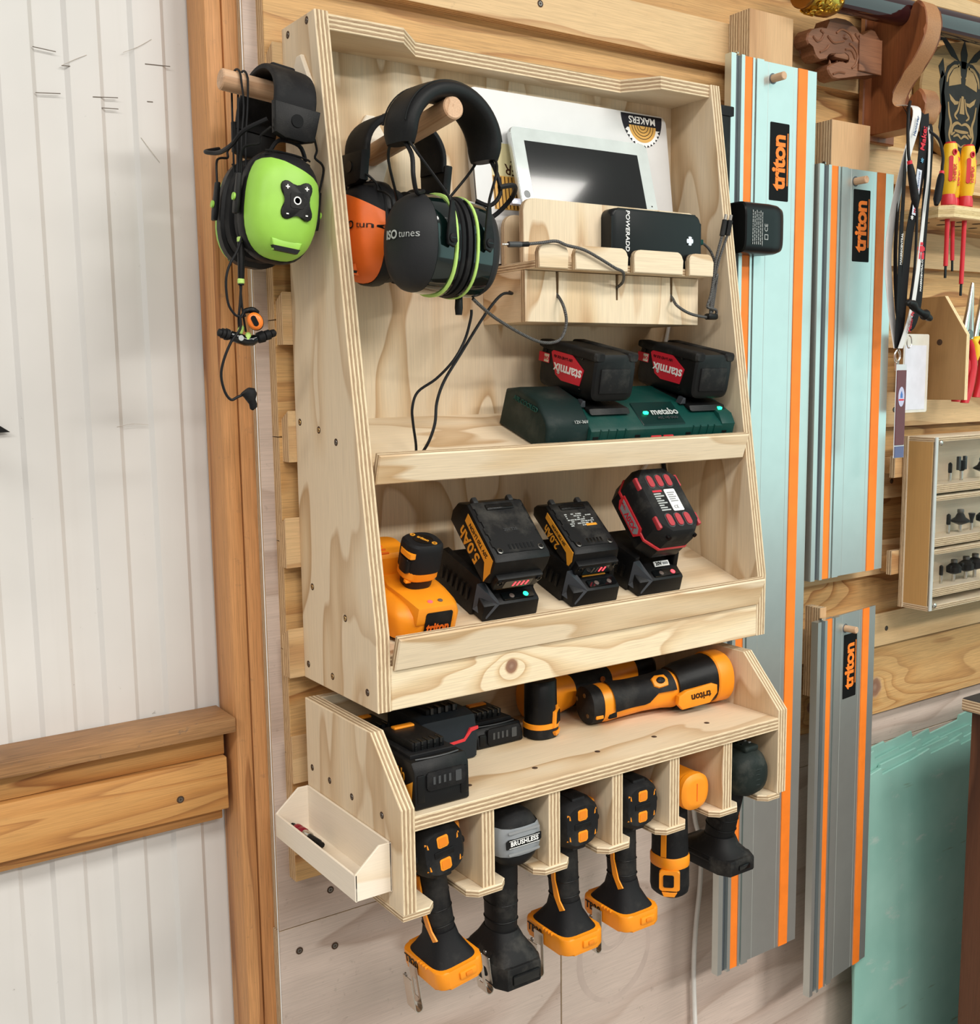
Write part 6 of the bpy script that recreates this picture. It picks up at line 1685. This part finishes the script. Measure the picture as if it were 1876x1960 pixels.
def bit(u, z0, kind, sc=1.0):
    nm = {'straight': 'slim straight router bit', 'wide': 'wide two-wing router bit', 'ogee': 'router bit with flared skirt and bearing', 'dovetail': 'small dovetail router bit', 'round': 'bearing-topped round-over router bit'}[kind]
    o = thing('router_bit', '', 'router bit', T(1.20 + u, -.012, -.055 + z0) @ Matrix.Diagonal((sc, sc, sc, 1)), 'router bits in the wall case')
    B().lathe([(.0032, 0), (.0032, .020)], 14).build('shank', steel, o)
    if kind == 'straight':
        B().lathe([(.0034, .018), (.0042, .020), (.0042, .037), (.0015, .040)], 10).build('cutter', bit_black, o)
    elif kind == 'wide':
        B().lathe([(.004, .018), (.0075, .022), (.0075, .038)], 12).build('hub', bit_black, o)
        for sx in (-1, 1): B().box((sx * .010, 0, .033), (.007, .006, .026), .001).build('wing', dark_grey, o)
    elif kind == 'ogee':
        B().lathe([(.004, .014), (.018, .020), (.0175, .023), (.010, .028), (.006, .036), (.004, .037)], 20).build('cutter', bit_black, o)
        B().lathe([(.0055, .037), (.0062, .038), (.0062, .043), (.0055, .044)], 18).build('bearing', steel_d, o)
    elif kind == 'dovetail':
        B().lathe([(.0034, .016), (.0036, .022), (.0075, .036), (.007, .037)], 10).build('cutter', bit_black, o)
    else:
        B().lathe([(.004, .014), (.014, .018), (.0145, .028), (.008, .034), (.005, .036)], 10).build('cutter', bit_black, o)
        for sx in (-1, 1): B().box((sx * .012, 0, .025), (.010, .007, .014), .002).build('wing', bit_black, o)
        B().lathe([(.0052, .036), (.006, .037), (.006, .042), (.0052, .043)], 18).build('bearing', steel_d, o)
    return o, nm
rows_ = [(.233, [(.100, 'straight', .9), (.137, 'wide', 1.0), (.205, 'ogee', .9)], 'top'), (.133, [(.102, 'straight', .95), (.140, 'ogee', 1.0), (.178, 'dovetail', .9), (.215, 'round', .9)], 'middle'),
         (.038, [(.085, 'straight', .9), (.126, 'round', 1.0), (.166, 'round', 1.05), (.196, 'round', 1.1)], 'bottom')]
nth = {0: 'first', 1: 'second', 2: 'third', 3: 'fourth'}
for z0, items, rown in rows_:
    for k, (u, kind, sc) in enumerate(items):
        o, nm = bit(u, z0, kind, sc)
        o['label'] = '%s, %s from left on the case\'s %s shelf' % (nm, nth[k], rown)

# ------------------------------------------------------------------ green sheets leaning at the lower right, workbench end, black corner at the left
def sheet_mat():
    s = Nodes('sea_green_sheet')
    v = s.coords((1, 1, 1), rnd=False)
    c = s.ramp(s.noise(v, 4, 4, .6), [(0.3, lin((146, 200, 188))), (0.7, lin((172, 220, 208)))])
    d = s.noise(s.coords((9, 22, 9), rnd=False), 1, 5, .7)
    c = s.mix(s.math('MULTIPLY', s.ramp(d, [(0.60, (0, 0, 0)), (0.68, (1, 1, 1))]), .6), c, L4((206, 222, 214)))
    e = s.noise(s.coords((5, 30, 5), rnd=False), 1, 3, .6)
    c = s.mix(s.math('MULTIPLY', s.ramp(e, [(0.68, (0, 0, 0)), (0.74, (1, 1, 1))]), .7), c, L4((120, 112, 52)))
    s.l(c, s.b.inputs['Base Color'])
    s.b.inputs['Roughness'].default_value = .3
    return s.m
shm = sheet_mat()
random.seed(21)
lean = Vector((0, .055, 1)).normalized()
for k in range(4):
    top = [(1.165 - .0 * k, 0)]
    x = 1.165; out = [(1.165 + .004 * k, 0)]
    steps = []
    zt = .86 + .012 * k
    xx = 1.17
    pts = [(1.165, zt - .03)]
    while xx < 1.75:
        w_ = random.uniform(.05, .12)
        hgt = zt + .012 * math.floor((xx - 1.17) / .1) * .35 + random.uniform(-.012, .012)
        pts += [(xx, hgt), (xx + w_ * .97, hgt + .010)]
        xx += w_
    out = [(1.10 + .02 * k, 0)] + [(max(p[0], 1.165 - .02 * k), p[1]) for p in pts] + [(1.78, .86), (1.78, 0)]
    o = thing('plastic_sheet', ['sea-green plastic sheet at the front of the leaning stack', 'second sea-green plastic sheet of the leaning stack', 'third sea-green plastic sheet, higher than the second', 'rearmost sea-green plastic sheet with the highest top edge'][k], 'plastic sheet', (0, .018 + .0075 * k, -1.32), 'green sheets leaning on the wall')
    p = panel('sheet', [(x, z * 1.06) for x, z in out], .005, (0, 0, 0), XA, lean, [shm, shm], o, .001)
wbm = wood('bench_brown', (104, 66, 46), (94, 58, 40), (74, 44, 30), 'y', freq=4, along=1, across=8, grain=.2)
wb = thing('workbench', 'dark brown bench end with a plywood-edged top at the right edge', 'workbench', (1.233, -.10, -1.32))
panel('bench_top', rect(0, -.6, .7, 0), .025, (0, 0, 1.084), XA, YA, [plain('bench_surface', (58, 56, 56), .6), edge18], wb, .002)
panel('side_panel', rect(-.58, 0, -.002, 1.084), .018, (.030, 0, 0), YA, ZA, [wbm, edge18], wb)
panel('rear_panel', rect(.05, 0, .68, 1.08), .016, (0, -.012, 0), XA, ZA, [wbm, edge18], wb)
bkc = thing('black_bracket', 'black pointed metal corner on the white cladding at left edge', 'bracket', (-.3525, .1835, .3285))
B().prism([(-.05, .030), (.002, .024), (.036, .0), (.0, -.001), (-.05, -.004)], 0, .003, .0008, M=XZ(0, 0, 0)).build('plate', black, bkc)
B().box2((-.05, -.0830, -.002), (-.046, 0, .028), .001).build('flange', black, bkc)
